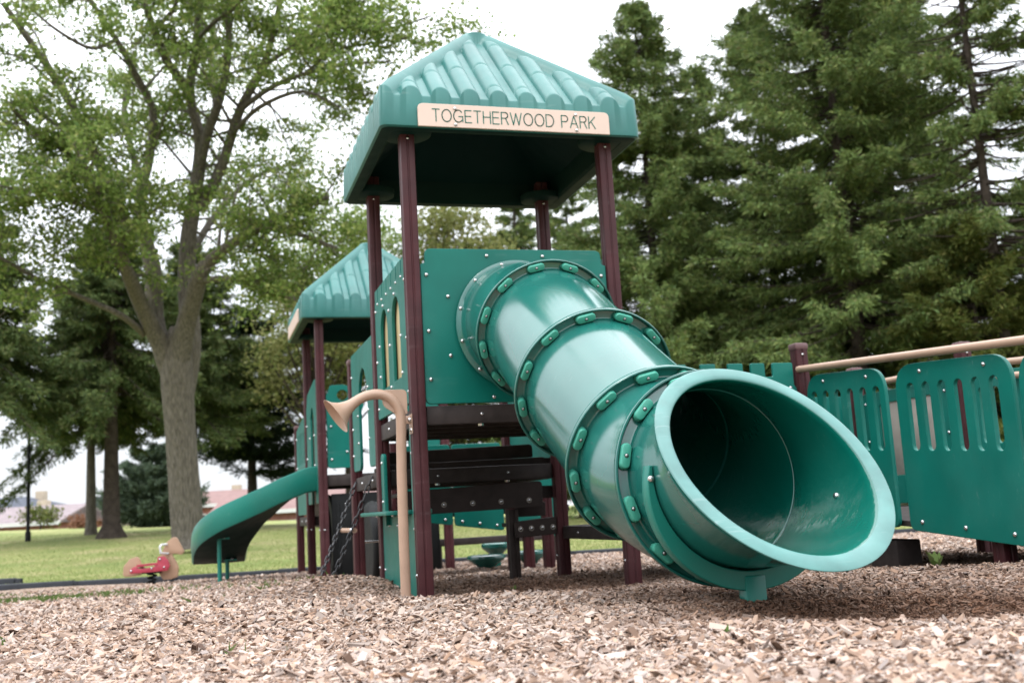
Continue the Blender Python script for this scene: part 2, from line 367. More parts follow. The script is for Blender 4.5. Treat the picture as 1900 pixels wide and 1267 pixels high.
# wood chips: every chip is a small splintered wedge lying on the bed
def soil_shade_mask(x, y):  # worn soil at the slide exit, plus shade painted below tower and ramp
    s, t = st(x, y)
    m = 1.1*gauss(s, t, 1.25, 3.50, .55, .30)+.5*smooth01((s-.1)/.5)*smooth01((t-3.15)/.2)*smooth01((5.6-t)/1.2)+.95*gauss(x, y, .8, .6, 1.05, 1.1)+.35*gauss(x, y, .9, -1.4, .6, 1.2)+.85*gauss(x, y, 2.9, -.9, 1.0, .8)+.35*gauss(x, y, .3, 4.6, 1, 1.6)
    return np.clip(m, 0, 1)
def chips(name, bands, seed):
    r = np.random.default_rng(seed); P = []
    for r0, r1, cnt, size in bands:
        rad = np.sqrt(r.uniform(r0*r0, r1*r1, cnt)); a = r.uniform(-.60, .60, cnt)
        s, t = rad*np.sin(a), rad*np.cos(a); ok = t < EDGE_T-.08; s, t = s[ok], t[ok]
        x, y = xy(s, t); n = len(x)
        L = size*r.lognormal(0, .50, n)*.5; W = L*r.uniform(.15, .46, n); H = size*r.uniform(.07, .19, n)
        P.append((x, y, np.clip(L, .003, .034), np.clip(W, .002, .011), H))
    x, y, L, W, H = [np.concatenate(c) for c in zip(*P)]
    n = len(x); sm = soil_shade_mask(x, y); L = L*(1-.35*sm); W = W*(1-.5*sm)
    z = mulch_z(x, y)+r.uniform(-.004, .012, n)
    yaw = r.uniform(0, 2*np.pi, n); pit = r.normal(0, .34, n); rol = r.normal(0, .42, n)
    base = np.array([[-1,-1,-1],[1,-1,-1],[1,1,-1],[-1,1,-1],[-1,-1,1],[1,-1,1],[1,1,1],[-1,1,1]], float)
    J = base[None]*(1+r.uniform(-.42, .25, (n, 8, 3))*np.array([1, 1, .6]))
    J[:, :, 0] *= L[:, None]; J[:, :, 1] *= W[:, None]; J[:, :, 2] *= H[:, None]
    bend = r.normal(0, .25, n)
    J[:, :, 2] += bend[:, None]*J[:, :, 0]**2/np.maximum(L[:, None], 1e-4)*.6
    def rotm(A, B, u, v):
        c, s_ = np.cos(u)[:, None], np.sin(u)[:, None]
        a, b = v[:, :, A].copy(), v[:, :, B].copy(); v[:, :, A] = a*c-b*s_; v[:, :, B] = a*s_+b*c
    rotm(1, 2, rol, J); rotm(0, 2, pit, J); rotm(0, 1, yaw, J)
    V = (J+np.stack([x, y, z], -1)[:, None]).reshape(-1, 3)
    q = np.array([[4,5,6,7],[0,1,5,4],[1,2,6,5],[2,3,7,6],[3,0,4,7]])
    F = (q[None]+np.arange(n)[:, None, None]*8).reshape(-1, 4)
    o = numpy_mesh(name, V, F, M['chip'], attr=np.repeat(sm, 8)); o['kind'] = 'stuff'
    return o
M['chip'] = island_mat("wood_chip", [(0.084, 0.05, 0.036), (0.294, 0.191, 0.136), (0.499, 0.356, 0.266), (0.665, 0.532, 0.446), (0.352, 0.301, 0.276), (0.597, 0.412, 0.3), (0.127, 0.08, 0.06), (0.744, 0.632, 0.551), (0.441, 0.281, 0.19), (0.694, 0.542, 0.45), (0.196, 0.126, 0.09), (0.587, 0.472, 0.41), (0.391, 0.251, 0.166)], .9, soil_shade_tint=(.34, .26, .215), spec=.15)
chips("wood_chips", [(1.7, 4.4, 215000, .0205), (4.4, 7.5, 210000, .025), (7.5, 13.6, 150000, .036)], 5)

# grass blades beyond the border and weeds that came up through the chips
def blades(name, x, y, zf, h, wd, m, seed, kind='stuff', lean=.5):
    r = np.random.default_rng(seed); n = len(x); z = zf(x, y)
    hh = h*r.uniform(.5, 1.3, n); a = r.uniform(0, 6.28, n); le = r.normal(0, lean, n)*hh
    b = r.uniform(0, 6.28, n); w2 = wd*r.uniform(.6, 1.3, n)
    dx, dy = np.cos(a)*w2, np.sin(a)*w2; ex, ey = np.cos(b)*le, np.sin(b)*le
    V = np.stack([np.stack([x-dx, y-dy, z-.01], -1), np.stack([x+dx, y+dy, z-.01], -1),
                  np.stack([x+dx*.6+ex*.4, y+dy*.6+ey*.4, z+hh*.6], -1), np.stack([x+ex, y+ey, z+hh], -1)], 1).reshape(-1, 3)
    F = np.arange(n*4).reshape(n, 4)
    o = numpy_mesh(name, V, F, m); o['kind'] = kind
    return o
M['blade'] = island_mat("grass_blade", [(.23,.34,.10),(.32,.40,.13),(.42,.44,.18),(.28,.365,.11),(.54,.48,.26)], .8, .25, spec=.2)
M['weed'] = island_mat("weed_blade", [(.08,.15,.03),(.13,.20,.05),(.18,.22,.08)], .8, .25, spec=.2)
t_ = EDGE_T+.14+npr.power(.8, 90000)*17; s_ = npr.uniform(-.62, .62, 90000)*t_
gx, gy = xy(s_, t_); blades("grass", gx, gy, lawn_z, .03, .0055, M['blade'], 3)
wx, wy = [], []
for cs, ct, rs, rt, n_ in ((-4.2, 9.3, .5, .22, 900), (-5.0, 9.1, .5, .25, 900), (-3.5, 9.7, .4, .2, 250), (-2.6, 9.9, .4, .2, 120), (-5.4, 11.2, .4, .3, 300), (-2.1, 4.3, .05, .05, 26), (-.88, 3.5, .06, .015, 9), (-1.6, 7.2, .3, .15, 60)):
    a = npr.normal(0, 1, (n_, 2)); X, Y = xy(cs+a[:, 0]*rs, ct+a[:, 1]*rt); wx.append(X); wy.append(Y)
blades("weeds", np.concatenate(wx), np.concatenate(wy), mulch_z, .045, .005, M['weed'], 4, lean=.8)
# ------------------------------------------------------------------ play equipment: shared pieces
W = 1.22                       # post grid
def post_mesh(mb, x, y, z0, z1, h=.0425):
    c = .013; g = .0055; gw = .008; pts = []
    side = [(-h+c, -h), (-gw, -h), (-gw*.35, -h+g), (gw*.35, -h+g), (gw, -h), (h-c, -h), (h-c*.3, -h+c*.3)]
    for k in range(4):
        ca, sa = [(1, 0), (0, 1), (-1, 0), (0, -1)][k]
        pts += [(a*ca-b*sa, a*sa+b*ca) for a, b in side]
    n = len(pts)
    mb.add([(x+a, y+b, z) for z in (z0, z1) for a, b in pts],
           [(i, (i+1) % n, n+(i+1) % n, n+i) for i in range(n)]+[tuple(range(n-1, -1, -1)), tuple(range(n, 2*n))])
def post(parent, x, y, z1, cap=False, z0=-.35, bolts=()):
    mb = MB(); post_mesh(mb, x, y, z0, z1)
    for z, nx, ny in bolts: mb.bolt((x+nx*.0425, y+ny*.0425, z), (nx, ny, 0), .009, 1)
    o = mb.build('post', [M['post'], M['metal']], parent, 30)
    if cap:
        cm = MB(); cm.box((x-.047, y-.047, z1-.03), (x+.047, y+.047, z1+.014), 0, .012); cm.build('cap', M['postcap'], o)
    return o
M['postcap'] = mat("post_cap_plastic", (.16, .085, .085), .5, .4, noise=(9, .1))

RA = .782
def roof_mesh():
    """moulded hip roof with pantile ribs, hip rolls, a drop fascia and a hollow underside; origin at the middle of its bottom rim"""
    a = RA; N = 220; rimh = .20
    g = np.linspace(-a, a, N+1); X, Y = np.meshgrid(g, g)
    ax_, ay_ = np.abs(X), np.abs(Y); r = np.maximum(ax_, ay_); c = np.minimum(ax_, ay_)
    base = rimh-.012+.955*(a-r)
    pitch = .1725; ph = (c-pitch/2)/pitch; k = np.round(ph); d = np.abs(ph-k)*pitch
    prof = np.sqrt(np.clip(1-(d/.058)**2, 0, 1))
    prof *= smooth01((r-c-.03)/.055)
    sl = (a-r)*1.38; off = (k % 3)*.09+.10
    groove = np.exp(-(((sl+off) % .36-.18)/.007)**2)*(prof > .25)
    hip = .062*np.sqrt(np.clip(1-((r-c)/1.414/.052)**2, 0, 1))
    bump = np.maximum(prof*.060-groove*.011, hip)
    Z = np.minimum(base+bump, rimh+.955*a-.03)
    knob = r < .085
    Z = np.where(knob, np.maximum(Z, rimh+.955*a-.05+.060*np.sqrt(np.clip(1-(np.hypot(X, Y)/.11)**2, 0, 1))), Z)
    rr = .045; q = (ax_ > a-rr) & (ay_ > a-rr)
    dx, dy = ax_-(a-rr), ay_-(a-rr); m = np.maximum(dx, dy); h = np.hypot(dx, dy)+1e-9
    X = np.where(q, np.sign(X)*(a-rr+dx*m/h), X); Y = np.where(q, np.sign(Y)*(a-rr+dy*m/h), Y)
    V = np.stack([X, Y, Z], -1).reshape(-1, 3); i = np.arange((N+1)**2).reshape(N+1, N+1)
    F = np.stack([i[:-1, :-1], i[:-1, 1:], i[1:, 1:], i[1:, :-1]], -1).reshape(-1, 4)
    ring = np.concatenate([i[0, :-1], i[:-1, -1], i[-1, :0:-1], i[:0:-1, 0]])
    mb = MB(); mb.v = [tuple(v) for v in V]; mb.f = [tuple(f) for f in F]; mb.m = [0]*len(F)
    R0 = V[ring]; n = len(ring); prev = ring
    def add_ring(sc, z):
        b = len(mb.v); mb.v.extend([(p[0]*sc, p[1]*sc, p[2]-.006 if z is None else z) for p in R0]); return np.arange(b, b+n)
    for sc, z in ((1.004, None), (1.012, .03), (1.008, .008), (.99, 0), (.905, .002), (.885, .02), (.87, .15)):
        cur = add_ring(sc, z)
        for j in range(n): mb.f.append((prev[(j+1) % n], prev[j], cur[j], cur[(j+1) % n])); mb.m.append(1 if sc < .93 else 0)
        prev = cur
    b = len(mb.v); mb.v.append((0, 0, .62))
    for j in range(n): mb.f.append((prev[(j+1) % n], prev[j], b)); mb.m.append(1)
    return mb
_rm = roof_mesh()
def roof(parent, cx, cy, z):
    mb = MB(); mb.v = [(x+cx, y+cy, zz+z) for x, y, zz in _rm.v]; mb.f = list(_rm.f); mb.m = list(_rm.m)
    for sx in (-1, 1):
        for sy in (-1, 1):
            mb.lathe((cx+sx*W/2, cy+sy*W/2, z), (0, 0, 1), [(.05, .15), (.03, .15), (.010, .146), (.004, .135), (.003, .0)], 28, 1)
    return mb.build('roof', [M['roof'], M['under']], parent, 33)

def arc(cx, cy, rx, ry, a0, a1, n=12): return [(cx+rx*math.cos(math.radians(a0+(a1-a0)*k/n)), cy+ry*math.sin(math.radians(a0+(a1-a0)*k/n))) for k in range(n+1)]
GLYPH = {   # width, strokes in a unit-high cell
 'T': (.62, [[(0, 1), (.62, 1)], [(.31, 1), (.31, 0)]]), 'E': (.55, [[(.55, 1), (0, 1), (0, 0), (.55, 0)], [(0, .52), (.50, .52)]]),
 'O': (.80, [arc(.4, .5, .4, .5, 0, 360, 28)]), 'G': (.78, [arc(.4, .5, .4, .5, 42, 322, 24), [(.78, .05), (.78, .47), (.44, .47)]]),
 'H': (.62, [[(0, 0), (0, 1)], [(.62, 0), (.62, 1)], [(0, .53), (.62, .53)]]), 'R': (.60, [[(0, 0), (0, 1), (.34, 1)]+arc(.34, .76, .24, .24, 90, -90, 10)+[(0, .52)], [(.36, .52), (.60, 0)]]),
 'W': (.98, [[(0, 1), (.25, 0), (.49, .96), (.73, 0), (.98, 1)]]), 'D': (.68, [[(0, 0), (0, 1), (.26, 1)]+arc(.26, .5, .42, .5, 90, -90, 16)+[(0, 0)]]),
 'P': (.58, [[(0, 0), (0, 1), (.33, 1)]+arc(.33, .74, .25, .26, 90, -90, 10)+[(0, .48)]]), 'A': (.70, [[(0, 0), (.35, 1), (.70, 0)], [(.12, .34), (.58, .34)]]),
 'K': (.60, [[(0, 0), (0, 1)], [(.58, 1), (0, .40)], [(.20, .60), (.60, 0)]]), ' ': (.30, [])}
def lettering(mb, txt, x0, x1, z0, z1, y, mi, wd=.0029):
    gap = .215; tot = sum(GLYPH[c][0] for c in txt)+gap*(len(txt)-1); kx = (x1-x0)/tot; kz = z1-z0; x = 0
    for c in txt:
        for st_ in GLYPH[c][1]:
            pts = [Vector((x0+(x+a)*kx, y, z0+b*kz)) for a, b in st_]
            for p, q in zip(pts[:-1], pts[1:]):
                d = (q-p).normalized(); n_ = Vector((-d.z, 0, d.x))*wd; e_ = d*wd*.6; o1 = Vector((0, -.0016, 0))
                mb.add([p-e_-n_, q+e_-n_, q+e_+n_, p-e_+n_, p-e_-n_+o1, q+e_-n_+o1, q+e_+n_+o1, p-e_+n_+o1], [(4, 5, 6, 7), (0, 1, 5, 4), (1, 2, 6, 5), (2, 3, 7, 6), (3, 0, 4, 7)], mi)
        x += GLYPH[c][0]+gap

def deck(parent, x0, x1, y0, y1, top, th=.10, bolts=True):
    mb = MB(); e = .048
    mb.box((x0+e, y0-.012, top-th), (x1-e, y0+.035, top), 0, .006)
    mb.box((x0+e, y1-.035, top-th), (x1-e, y1+.012, top), 0, .006)
    mb.box((x0-.012, y0+e, top-th), (x0+.035, y1-e, top), 0, .006)
    mb.box((x1-.035, y0+e, top-th), (x1+.012, y1-e, top), 0, .006)
    mb.box((x0+.036, y0+.036, top-.05), (x1-.036, y1-.036, top-.006), 0)
    for k in range(1, 4): mb.box((x0+.04, y0+(y1-y0)*k/4-.02, top-th*.95), (x1-.04, y0+(y1-y0)*k/4+.02, top-.051), 0)
    for f in (.3, .7):
        mb.bolt((x0+(x1-x0)*f, y0-.012, top-th*.5), (0, -1, 0), .010, 1); mb.bolt((x0-.012, y0+(y1-y0)*f, top-th*.5), (-1, 0, 0), .010, 1)
        mb.lathe((x0+(x1-x0)*f, y0+.02, top-th), (0, 0, -1), [(0, .018), (.012, .016), (.013, 0)], 8, 1)
    return mb.build('deck', [M['deck'], M['metal']], parent)

# ------------------------------------------------------------------ main tower
H1 = 2.62
tw = thing('play_tower', (W/2, W/2, 0), 'tall tower with ribbed green roof, lettered tan name board and tube slide at its front', 'play tower', 'roofed play towers')
for x, y in ((0, 0), (W, 0), (0, W), (W, W)):
    post(tw, x, y, H1+.14, bolts=((H1-.02, 0, -1), (.13, -1, 0)))
rf = roof(tw, W/2, W/2, H1)
sg = MB(); yS = W/2-RA*1.013-.006
sheet(sg, [rounded([(.035, H1+.002), (1.195, H1+.002), (1.195, H1+.138), (.035, H1+.138)], [.004, .004, .035, .035])], .014, 'y', yS, 0, .002)
lettering(sg, "TOGETHERWOOD PARK", .118, 1.105, H1+.033, H1+.105, yS-.0068, 1)
for bx in (.252, .985):
    for bz in (H1+.113, H1+.018): sg.bolt((bx, yS-.007, bz), (0, -1, 0), .0105, 2)
sg.build('sign', [M['plate'], M['letter'], M['metal']], rf)
deck(tw, 0, W, 0, W, 1.052, .105)
fp = MB(); yP = -.012
o_ = rounded([(.045, 1.062), (1.175, 1.062), (1.175, 1.862), (1.148, 1.872), (1.148, 1.955), (.072, 1.955), (.072, 1.872), (.045, 1.862)], [.035, .035, .004, .012, .04, .04, .012, .004])
sheet(fp, [o_, circle(.61, 1.504, .335, 48)], .024, 'y', yP)
for bz in (1.20, 1.475, 1.80):
    for bx in (.078, 1.142): fp.bolt((bx, yP-.012, bz), (0, -1, 0), .0125)
for k in range(8): t = math.radians(22.5+45*k); fp.bolt((.61+.445*math.cos(t), yP-.012, 1.504+.445*math.sin(t)), (0, -1, 0), .012)
fp.build('front_panel', [M['panel'], M['metal']], tw)
# castle panel with two arched windows on the left side, tan board behind
cp = MB(); zt = 1.945; o_ = [(.055, 1.085), (1.165, 1.085), (1.165, 1.86), (1.15, 1.872)]
top = [(1.15, zt)]
for k in range(6):
    yk = 1.045-k*.168
    top += [(yk+.016, zt), (yk+.016, zt-.085), (yk-.016, zt-.085), (yk-.016, zt)]
o_ = o_+top+[(.07, zt), (.07, 1.872), (.055, 1.86)]
sheet(cp, [o_, arch(.30, .555, 1.262, 1.765), arch(.715, .97, 1.262, 1.765)], .022, 'x', -.014)
for k in range(6): cp.bolt((-.026, 1.045-k*.168, zt-.105), (-1, 0, 0), .008)
for y_, z_ in ((.10, 1.80), (.10, 1.46), (.10, 1.15), (1.12, 1.80), (1.12, 1.46), (1.12, 1.15), (.635, 1.72), (.635, 1.50), (.635, 1.24), (.27, 1.50), (.26, 1.28), (1.01, 1.55), (1.01, 1.35), (.44, 1.785), (.84, 1.79)):
    cp.bolt((-.026, y_, z_), (-1, 0, 0), .010)
cpo = cp.build('castle_panel', [M['panel'], M['metal']], tw)
MB().box((.004, .24, 1.22), (.018, 1.03, 1.80), 0, .003).build('backing_board', M['yellow'], cpo)
rp = MB(); sheet(rp, [rounded([(.055, 1.085), (1.165, 1.085), (1.165, 1.945), (.055, 1.945)], .04)], .022, 'x', W+.014)
rp.build('side_panel', M['panel'], tw)
# shop-front panel under the deck with its counter
sp = MB()
sheet(sp, [rounded([(.055, -.05), (1.165, -.05), (1.165, .86), (1.065, .86), (1.065, .46), (.155, .46), (.155, .955), (.055, .955)], [.01, .01, .045, .045, .03, .03, .02, .02])], .024, 'x', -.012)
for y_, z_ in ((1.115, .80), (1.115, .55), (1.115, .12), (.10, .80), (.10, .38), (.10, .12), (.9, .40), (.62, .40), (.34, .40)): sp.bolt((-.024, y_, z_), (-1, 0, 0), .010)
spo = sp.build('counter_panel', [M['panel'], M['metal']], tw)
cn = MB(); sheet(cn, [rounded([(-.17, .16), (.10, .16), (.10, 1.20), (-.17, 1.20)], .05)], .024, 'z', .474)
for y_ in (.35, .9): cn.box((-.05, y_-.015, .40), (-.025, y_+.015, .462)); cn.bolt((-.10, y_, .462), (0, 0, -1), .012)
cn.build('counter_shelf', [M['panel'], M['metal']], spo)

# ------------------------------------------------------------------ tube slide
TX = .61
ts = thing('tube_slide', (TX, -2.5, .08), 'big green tube slide in bolted sections with its slanted mouth near the ground', 'tube slide')
RINGS = [(-.052, 1.504, 0.0), (-.520, 1.384, -25.0), (-1.162, 1.013, -31.3), (-1.813, .648, -28.5), (-2.324, .535, 5.0)]
TR, FR = .338, .391
def ring_frame(r):
    y, z, e = r; e = math.radians(e)
    return Vector((TX, y, z)), Vector((0, -math.cos(e), math.sin(e))), Vector((0, math.sin(e), math.cos(e)))
def sweep(mb, i, mi=0, n=72):
    p0, d0, _ = ring_frame(RINGS[i]); p1, d1, _ = ring_frame(RINGS[i+1]); Ls = (p1-p0).length
    def at(t):
        h0, h1, h2, h3 = 2*t**3-3*t*t+1, t**3-2*t*t+t, -2*t**3+3*t*t, t**3-t*t
        p = p0*h0+d0*Ls*h1+p1*h2+d1*Ls*h3
        d = (p0*(6*t*t-6*t)+d0*Ls*(3*t*t-4*t+1)+p1*(-6*t*t+6*t)+d1*Ls*(3*t*t-2*t)).normalized()
        return p, d
    prof = [(.0, FR-.014), (.004, FR-.014), (.006, FR-.018), (.006, TR+.010), (.010, TR+.003), (.018, TR), (.026, TR), (.035, TR)]
    K = 26
    prof += [(.035+(Ls-.07)*k/K, TR) for k in range(1, K+1)]
    prof += [(Ls-.030, TR+.002), (Ls-.020, TR+.010), (Ls-.012, FR-.016), (Ls-.006, FR-.004), (Ls+.004, FR+.001), (Ls+.022, FR+.003), (Ls+.0255, FR+.001), (Ls+.0255, FR-.005), (Ls+.022, FR-.008), (Ls+.001, FR-.011), (Ls, FR-.016)]
    if i == 0: prof = [(.0, .352), (.0, .376), (.002, .379), (.007, .379), (.009, .376), (.011, TR+.02), (.020, TR+.012), (.035, TR+.010)]+prof[8:]
    nin = len(prof)
    prof += [(Ls, TR-.012)]+[(Ls-.03-(Ls-.06)*k/K, TR-.014) for k in range(K+1)]+[(.0, TR-.012)]
    vs = []
    for s_, r in prof:
        t = s_/Ls; tt = min(max(t, 0), 1); p, d = at(tt); p = p+d*(s_-tt*Ls)
        u = Vector((0, -d.z, d.y)); u = u if u.z > 0 else -u
        for j in range(n):
            a = 2*math.pi*j/n; vs.append(p+Vector((1, 0, 0))*math.cos(a)*r+u*math.sin(a)*r)
    m = len(prof); fs = [(q*n+j, ((q+1) % m)*n+j, ((q+1) % m)*n+(j+1) % n, q*n+(j+1) % n) for q in range(m) for j in range(n)]
    mb.add(vs, fs, mi)
    for q in range(len(mb.m)):
        if q//n >= nin: mb.m[q] = 2
    for ss in ((.0, Ls) if i else (Ls,)):
        p, d = at(ss/Ls); u = Vector((0, -d.z, d.y)); u = u if u.z > 0 else -u
        mb.tube([p+d*(.004 if ss == 0 else -.004)+(Vector((1, 0, 0))*math.cos(a)+u*math.sin(a))*(TR-.0135) for a in [2*math.pi*j/64 for j in range(64)]], .0024, 6, 0, False, True)
    # mould seams along both sides
    for sa in (62, 242):
        pts = []
        for k in range(21):
            t = .06+.88*k/20; p, d = at(t); u = Vector((0, -d.z, d.y)); u = u if u.z > 0 else -u
            a = math.radians(sa); pts.append(p+(Vector((1, 0, 0))*math.cos(a)+u*math.sin(a))*(TR-.0008))
        mb.tube(pts, .0022, 6, mi)
def clamp(parent, ring, k, n=12, phase=0.0):
    p, d, u = ring_frame(RINGS[ring]); a = 2*math.pi*(k+phase)/n
    rad = Vector((1, 0, 0))*math.cos(a)+u*math.sin(a); tan = -Vector((1, 0, 0))*math.sin(a)+u*math.cos(a)
    c = p+rad*(.3605)+d*.006
    mb = MB(); L, Wd, Hh = .028, .0195, .034; prof = [(1.0, 0), (1.0, .55), (.95, .8), (.82, .95), (.6, 1.0)]; n2 = 10; vs = []
    for sc, h in prof:
        for j in range(2*n2):
            t = math.pi*(j % n2)/(n2-1)-math.pi/2; sgn = 1 if j < n2 else -1
            x_ = sgn*(L+Wd*sc*math.cos(t)); y_ = sgn*Wd*sc*math.sin(t)
            vs.append(c+tan*x_+rad*y_+d*(h*Hh))
    m = 2*n2; fs = [(q*m+j, q*m+(j+1) % m, (q+1)*m+(j+1) % m, (q+1)*m+j) for q in range(len(prof)-1) for j in range(m)]
    fs.append(tuple((len(prof)-1)*m+j for j in range(m)))
    mb.add(vs, fs, 0); mb.lathe(c+d*Hh*.97, d, [(0, .0095), (.001, .0095), (.0012, .0)], 12, 2); mb.bolt(c+d*(Hh*.98), d, .0068, 1)
    return mb.build('clamp', [M['clamp'], M['dullbolt'], M['black']], parent, 40)
for i in range(4):
    mb = MB(); sweep(mb, i)
    if i == 0:
        for k in range(12): t = 2*math.pi*(k+.5)/12; mb.bolt((TX+.362*math.cos(t), -.064, 1.504+.362*math.sin(t)), (0, -1, 0), .0115, 1)
    so_ = mb.build('tube_section', [M['tube'], M['metal'], M['bore'], M['rim']], ts, 45)
    for k in range(12): clamp(so_, i+1, k, 12, .5 if i < 3 else .55)
# mouth: short run-out cut on the slant, with a broad rolled rim
mb = MB(); p0, d0, u0 = ring_frame(RINGS[4]); cc = Vector((TX, -2.752, .562)); el = .772
nn = Vector((0, -math.cos(el), math.sin(el))); n = 96
prof = [(FR-.012, 0, 0), (FR-.002, 0, 0), (FR, .003, 0), (FR, .016, 0), (FR-.003, .018, 0), (TR+.012, .02, 0), (TR+.004, .028, 0)]
def cutlen(rad): return ((cc-p0-rad).dot(nn))/(d0.dot(nn))
vs = []
rows = [('abs', FR-.014, 0), ('abs', FR-.014, .004), ('abs', FR-.018, .006), ('abs', TR+.010, .006), ('abs', TR+.003, .010), ('abs', TR+.001, .020), ('abs', TR+.001, .030)]
rows += [('mix', TR+.002, f) for f in (.15, .35, .55, .75, .88)]
rows += [('cut', TR+.010, -.055), ('cut', TR+.022, -.030), ('cut', TR+.034, -.014), ('cut', TR+.038, -.005), ('cut', TR+.036, .000), ('cut', TR+.030, .003), ('cut', TR+.008, .004), ('cut', TR-.006, .002), ('cut', TR-.012, -.004), ('cut', TR-.016, -.014), ('cut', TR-.018, -.04)]
rows += [('mix', TR-.018, f) for f in (.8, .55, .3)]+[('abs', TR-.016, .02), ('abs', TR-.013, 0)]
for kind, r, h in rows:
    for j in range(n):
        a = 2*math.pi*j/n; rad = Vector((1, 0, 0))*math.cos(a)*r+u0*math.sin(a)*r; L = cutlen(rad)
        s_ = h if kind == 'abs' else (.03+(L-.08)*h if kind == 'mix' else L+h)
        vs.append(p0+rad+d0*s_)
m = len(rows); fs = []; ms = []
i_rim = [q for q, r in enumerate(rows) if r[0] == 'cut']
for q in range(m):
    for j in range(n): fs.append((q*n+j, ((q+1) % m)*n+j, ((q+1) % m)*n+(j+1) % n, q*n+(j+1) % n)); ms.append(1 if i_rim[2] <= q < i_rim[-3] else (3 if q >= i_rim[-3] else 0))
b = len(mb.v); mb.v.extend([tuple(v) for v in vs]); mb.f.extend(fs); mb.m.extend(ms)
mb.bolt(p0+Vector((1, 0, 0))*math.cos(math.radians(-22))*(TR-.018)+u0*math.sin(math.radians(-22))*(TR-.018)+d0*.30, -(Vector((1, 0, 0))*math.cos(math.radians(-22))+u0*math.sin(math.radians(-22))), .012, 2)
mb.build('slide_mouth', [M['tube'], M['rim'], M['metal'], M['bore']], ts, 50)
# saddle strap and stub leg that carry the mouth
mb = MB(); yc = -2.53; pz = p0.z+(.20)*math.tan(math.radians(5)); inn, outp = [], []
for k in range(41):
    a = math.radians(176+188*k/40); q = (k/40-.5)*2
    wd = .012+.055*(1-q*q)
    inn.append((TX+(TR+.006)*math.cos(a), pz+(TR+.006)*math.sin(a))); outp.append((TX+(TR+.006+wd)*math.cos(a), pz+(TR+.006+wd)*math.sin(a)))
sheet(mb, [inn+outp[::-1]], .055, 'y', yc, 0, .004)
for sgn in (-1, 1): mb.bolt((TX+sgn*(TR+.014), yc-.026, pz-.02), (0, -1, 0), .012, 1)
mb.build('saddle', [M['slide'], M['metal']], ts)
mb = MB(); mb.box((TX-.040, yc-.034, -.2), (TX+.040, yc+.026, pz-TR-.02), 0, .010)
mb.build('leg', M['slide'], ts)

# ------------------------------------------------------------------ talk tube
tt = thing('talk_tube', (-.112, 0, 0), 'tan metal speaking tube with a trumpet bell, standing beside the front corner post', 'talk tube')
path = [(-.112, -.02, -.3), (-.112, -.02, .3), (-.108, -.02, .7), (-.100, -.02, .98)]
for k in range(1, 11):
    t = math.radians(9*k); path.append((-.100-.13*(1-math.cos(t)), -.02, .98+.145*math.sin(t)))
for k in range(1, 7):
    t = math.radians(6.0*k); path.append((-.230-.20*math.sin(t), -.02, 1.125-.20*(1-math.cos(t))))
mb = MB(); mb.tube(path, .028, 18)
mb.build('pole', M['tan'], tt)
e = Vector(path[-1]); dx = (Vector(path[-1])-Vector(path[-2])).normalized(); dx = (dx+Vector((-.05, -.05, -.06))).normalized()
mb = MB(); mb.lathe(e-dx*.005, dx, [(0, .0285), (.03, .031), (.06, .039), (.09, .053), (.115, .073), (.13, .092), (.138, .104), (.141, .107), (.142, .105), (.137, .100), (.128, .087), (.112, .068), (.088, .049), (.058, .034), (.03, .026), (0, .02)], 36)
mb.build('bell', M['tan'], tt, 60)
mb = MB(); sheet(mb, [rounded([(-.20, 1.148), (-.20, 1.06), (-.125, 1.01), (-.062, 1.01), (-.062, 1.148)], [.02, .05, .02, .014, .03])], .008, 'y', -.02, 0, .002)
mb.build('gusset', M['tan'], tt)
mb = MB(); mb.box((-.085, -.028, .955), (-.036, -.014, 1.0), 0, .005); mb.bolt((-.052, -.029, .978), (0, -1, 0), .014); mb.bolt((-.044, -.03, .92), (-.5, -1, 0), .012); mb.box((-.046, -.05, .90), (-.0425, .03, 1.01), 0)
mb.build('bracket', [M['tan'], M['metal']], tt)

# ------------------------------------------------------------------ middle platform and its arch
mp = thing('link_platform', (.6, 1.85, 0), 'middle platform behind the arched green panel, between the two roofed towers', 'platform')
for x, y in ((0, 2*W), (W, 2*W)): post(mp, x, y, 1.66, True)
deck(mp, 0, W, W+.0, 2*W, .755, .10)
ap = MB()
sheet(ap, [rounded([(2.385, .80), (2.385, 1.69), (1.275, 1.69), (1.275, .80), (1.62, .80)]+[(1.62, 1.30), (1.66, 1.42), (1.74, 1.50), (1.83, 1.53), (1.92, 1.50), (2.00, 1.42), (2.04, 1.30), (2.04, .80)], [.05, .05, .05, .04, .06, .02, .02, .02, .02, .02, .02, .02, .06])], .022, 'x', -.014)
for y_ in (1.31, 2.35):
    for z_ in (.92, 1.12, 1.30, 1.52): ap.bolt((-.026, y_, z_), (-1, 0, 0), .010)
for y_, z_ in ((1.60, 1.20), (2.06, 1.20), (1.60, 1.0), (2.06, 1.0), (1.60, 1.36)): ap.bolt((-.026, y_-.02 if y_ < 1.8 else y_+.02, z_), (-1, 0, 0), .009)
ap.build('arch_panel', [M['panel'], M['metal']], mp)
bk = MB(); sheet(bk, [rounded([(W+.06, .80), (2*W-.06, .80), (2*W-.06, 1.66), (W+.06, 1.66)], .05), arch(1.55, 2.1, 1.02, 1.5)], .022, 'x', W+.014)
bk.build('window_panel', M['panel'], mp)
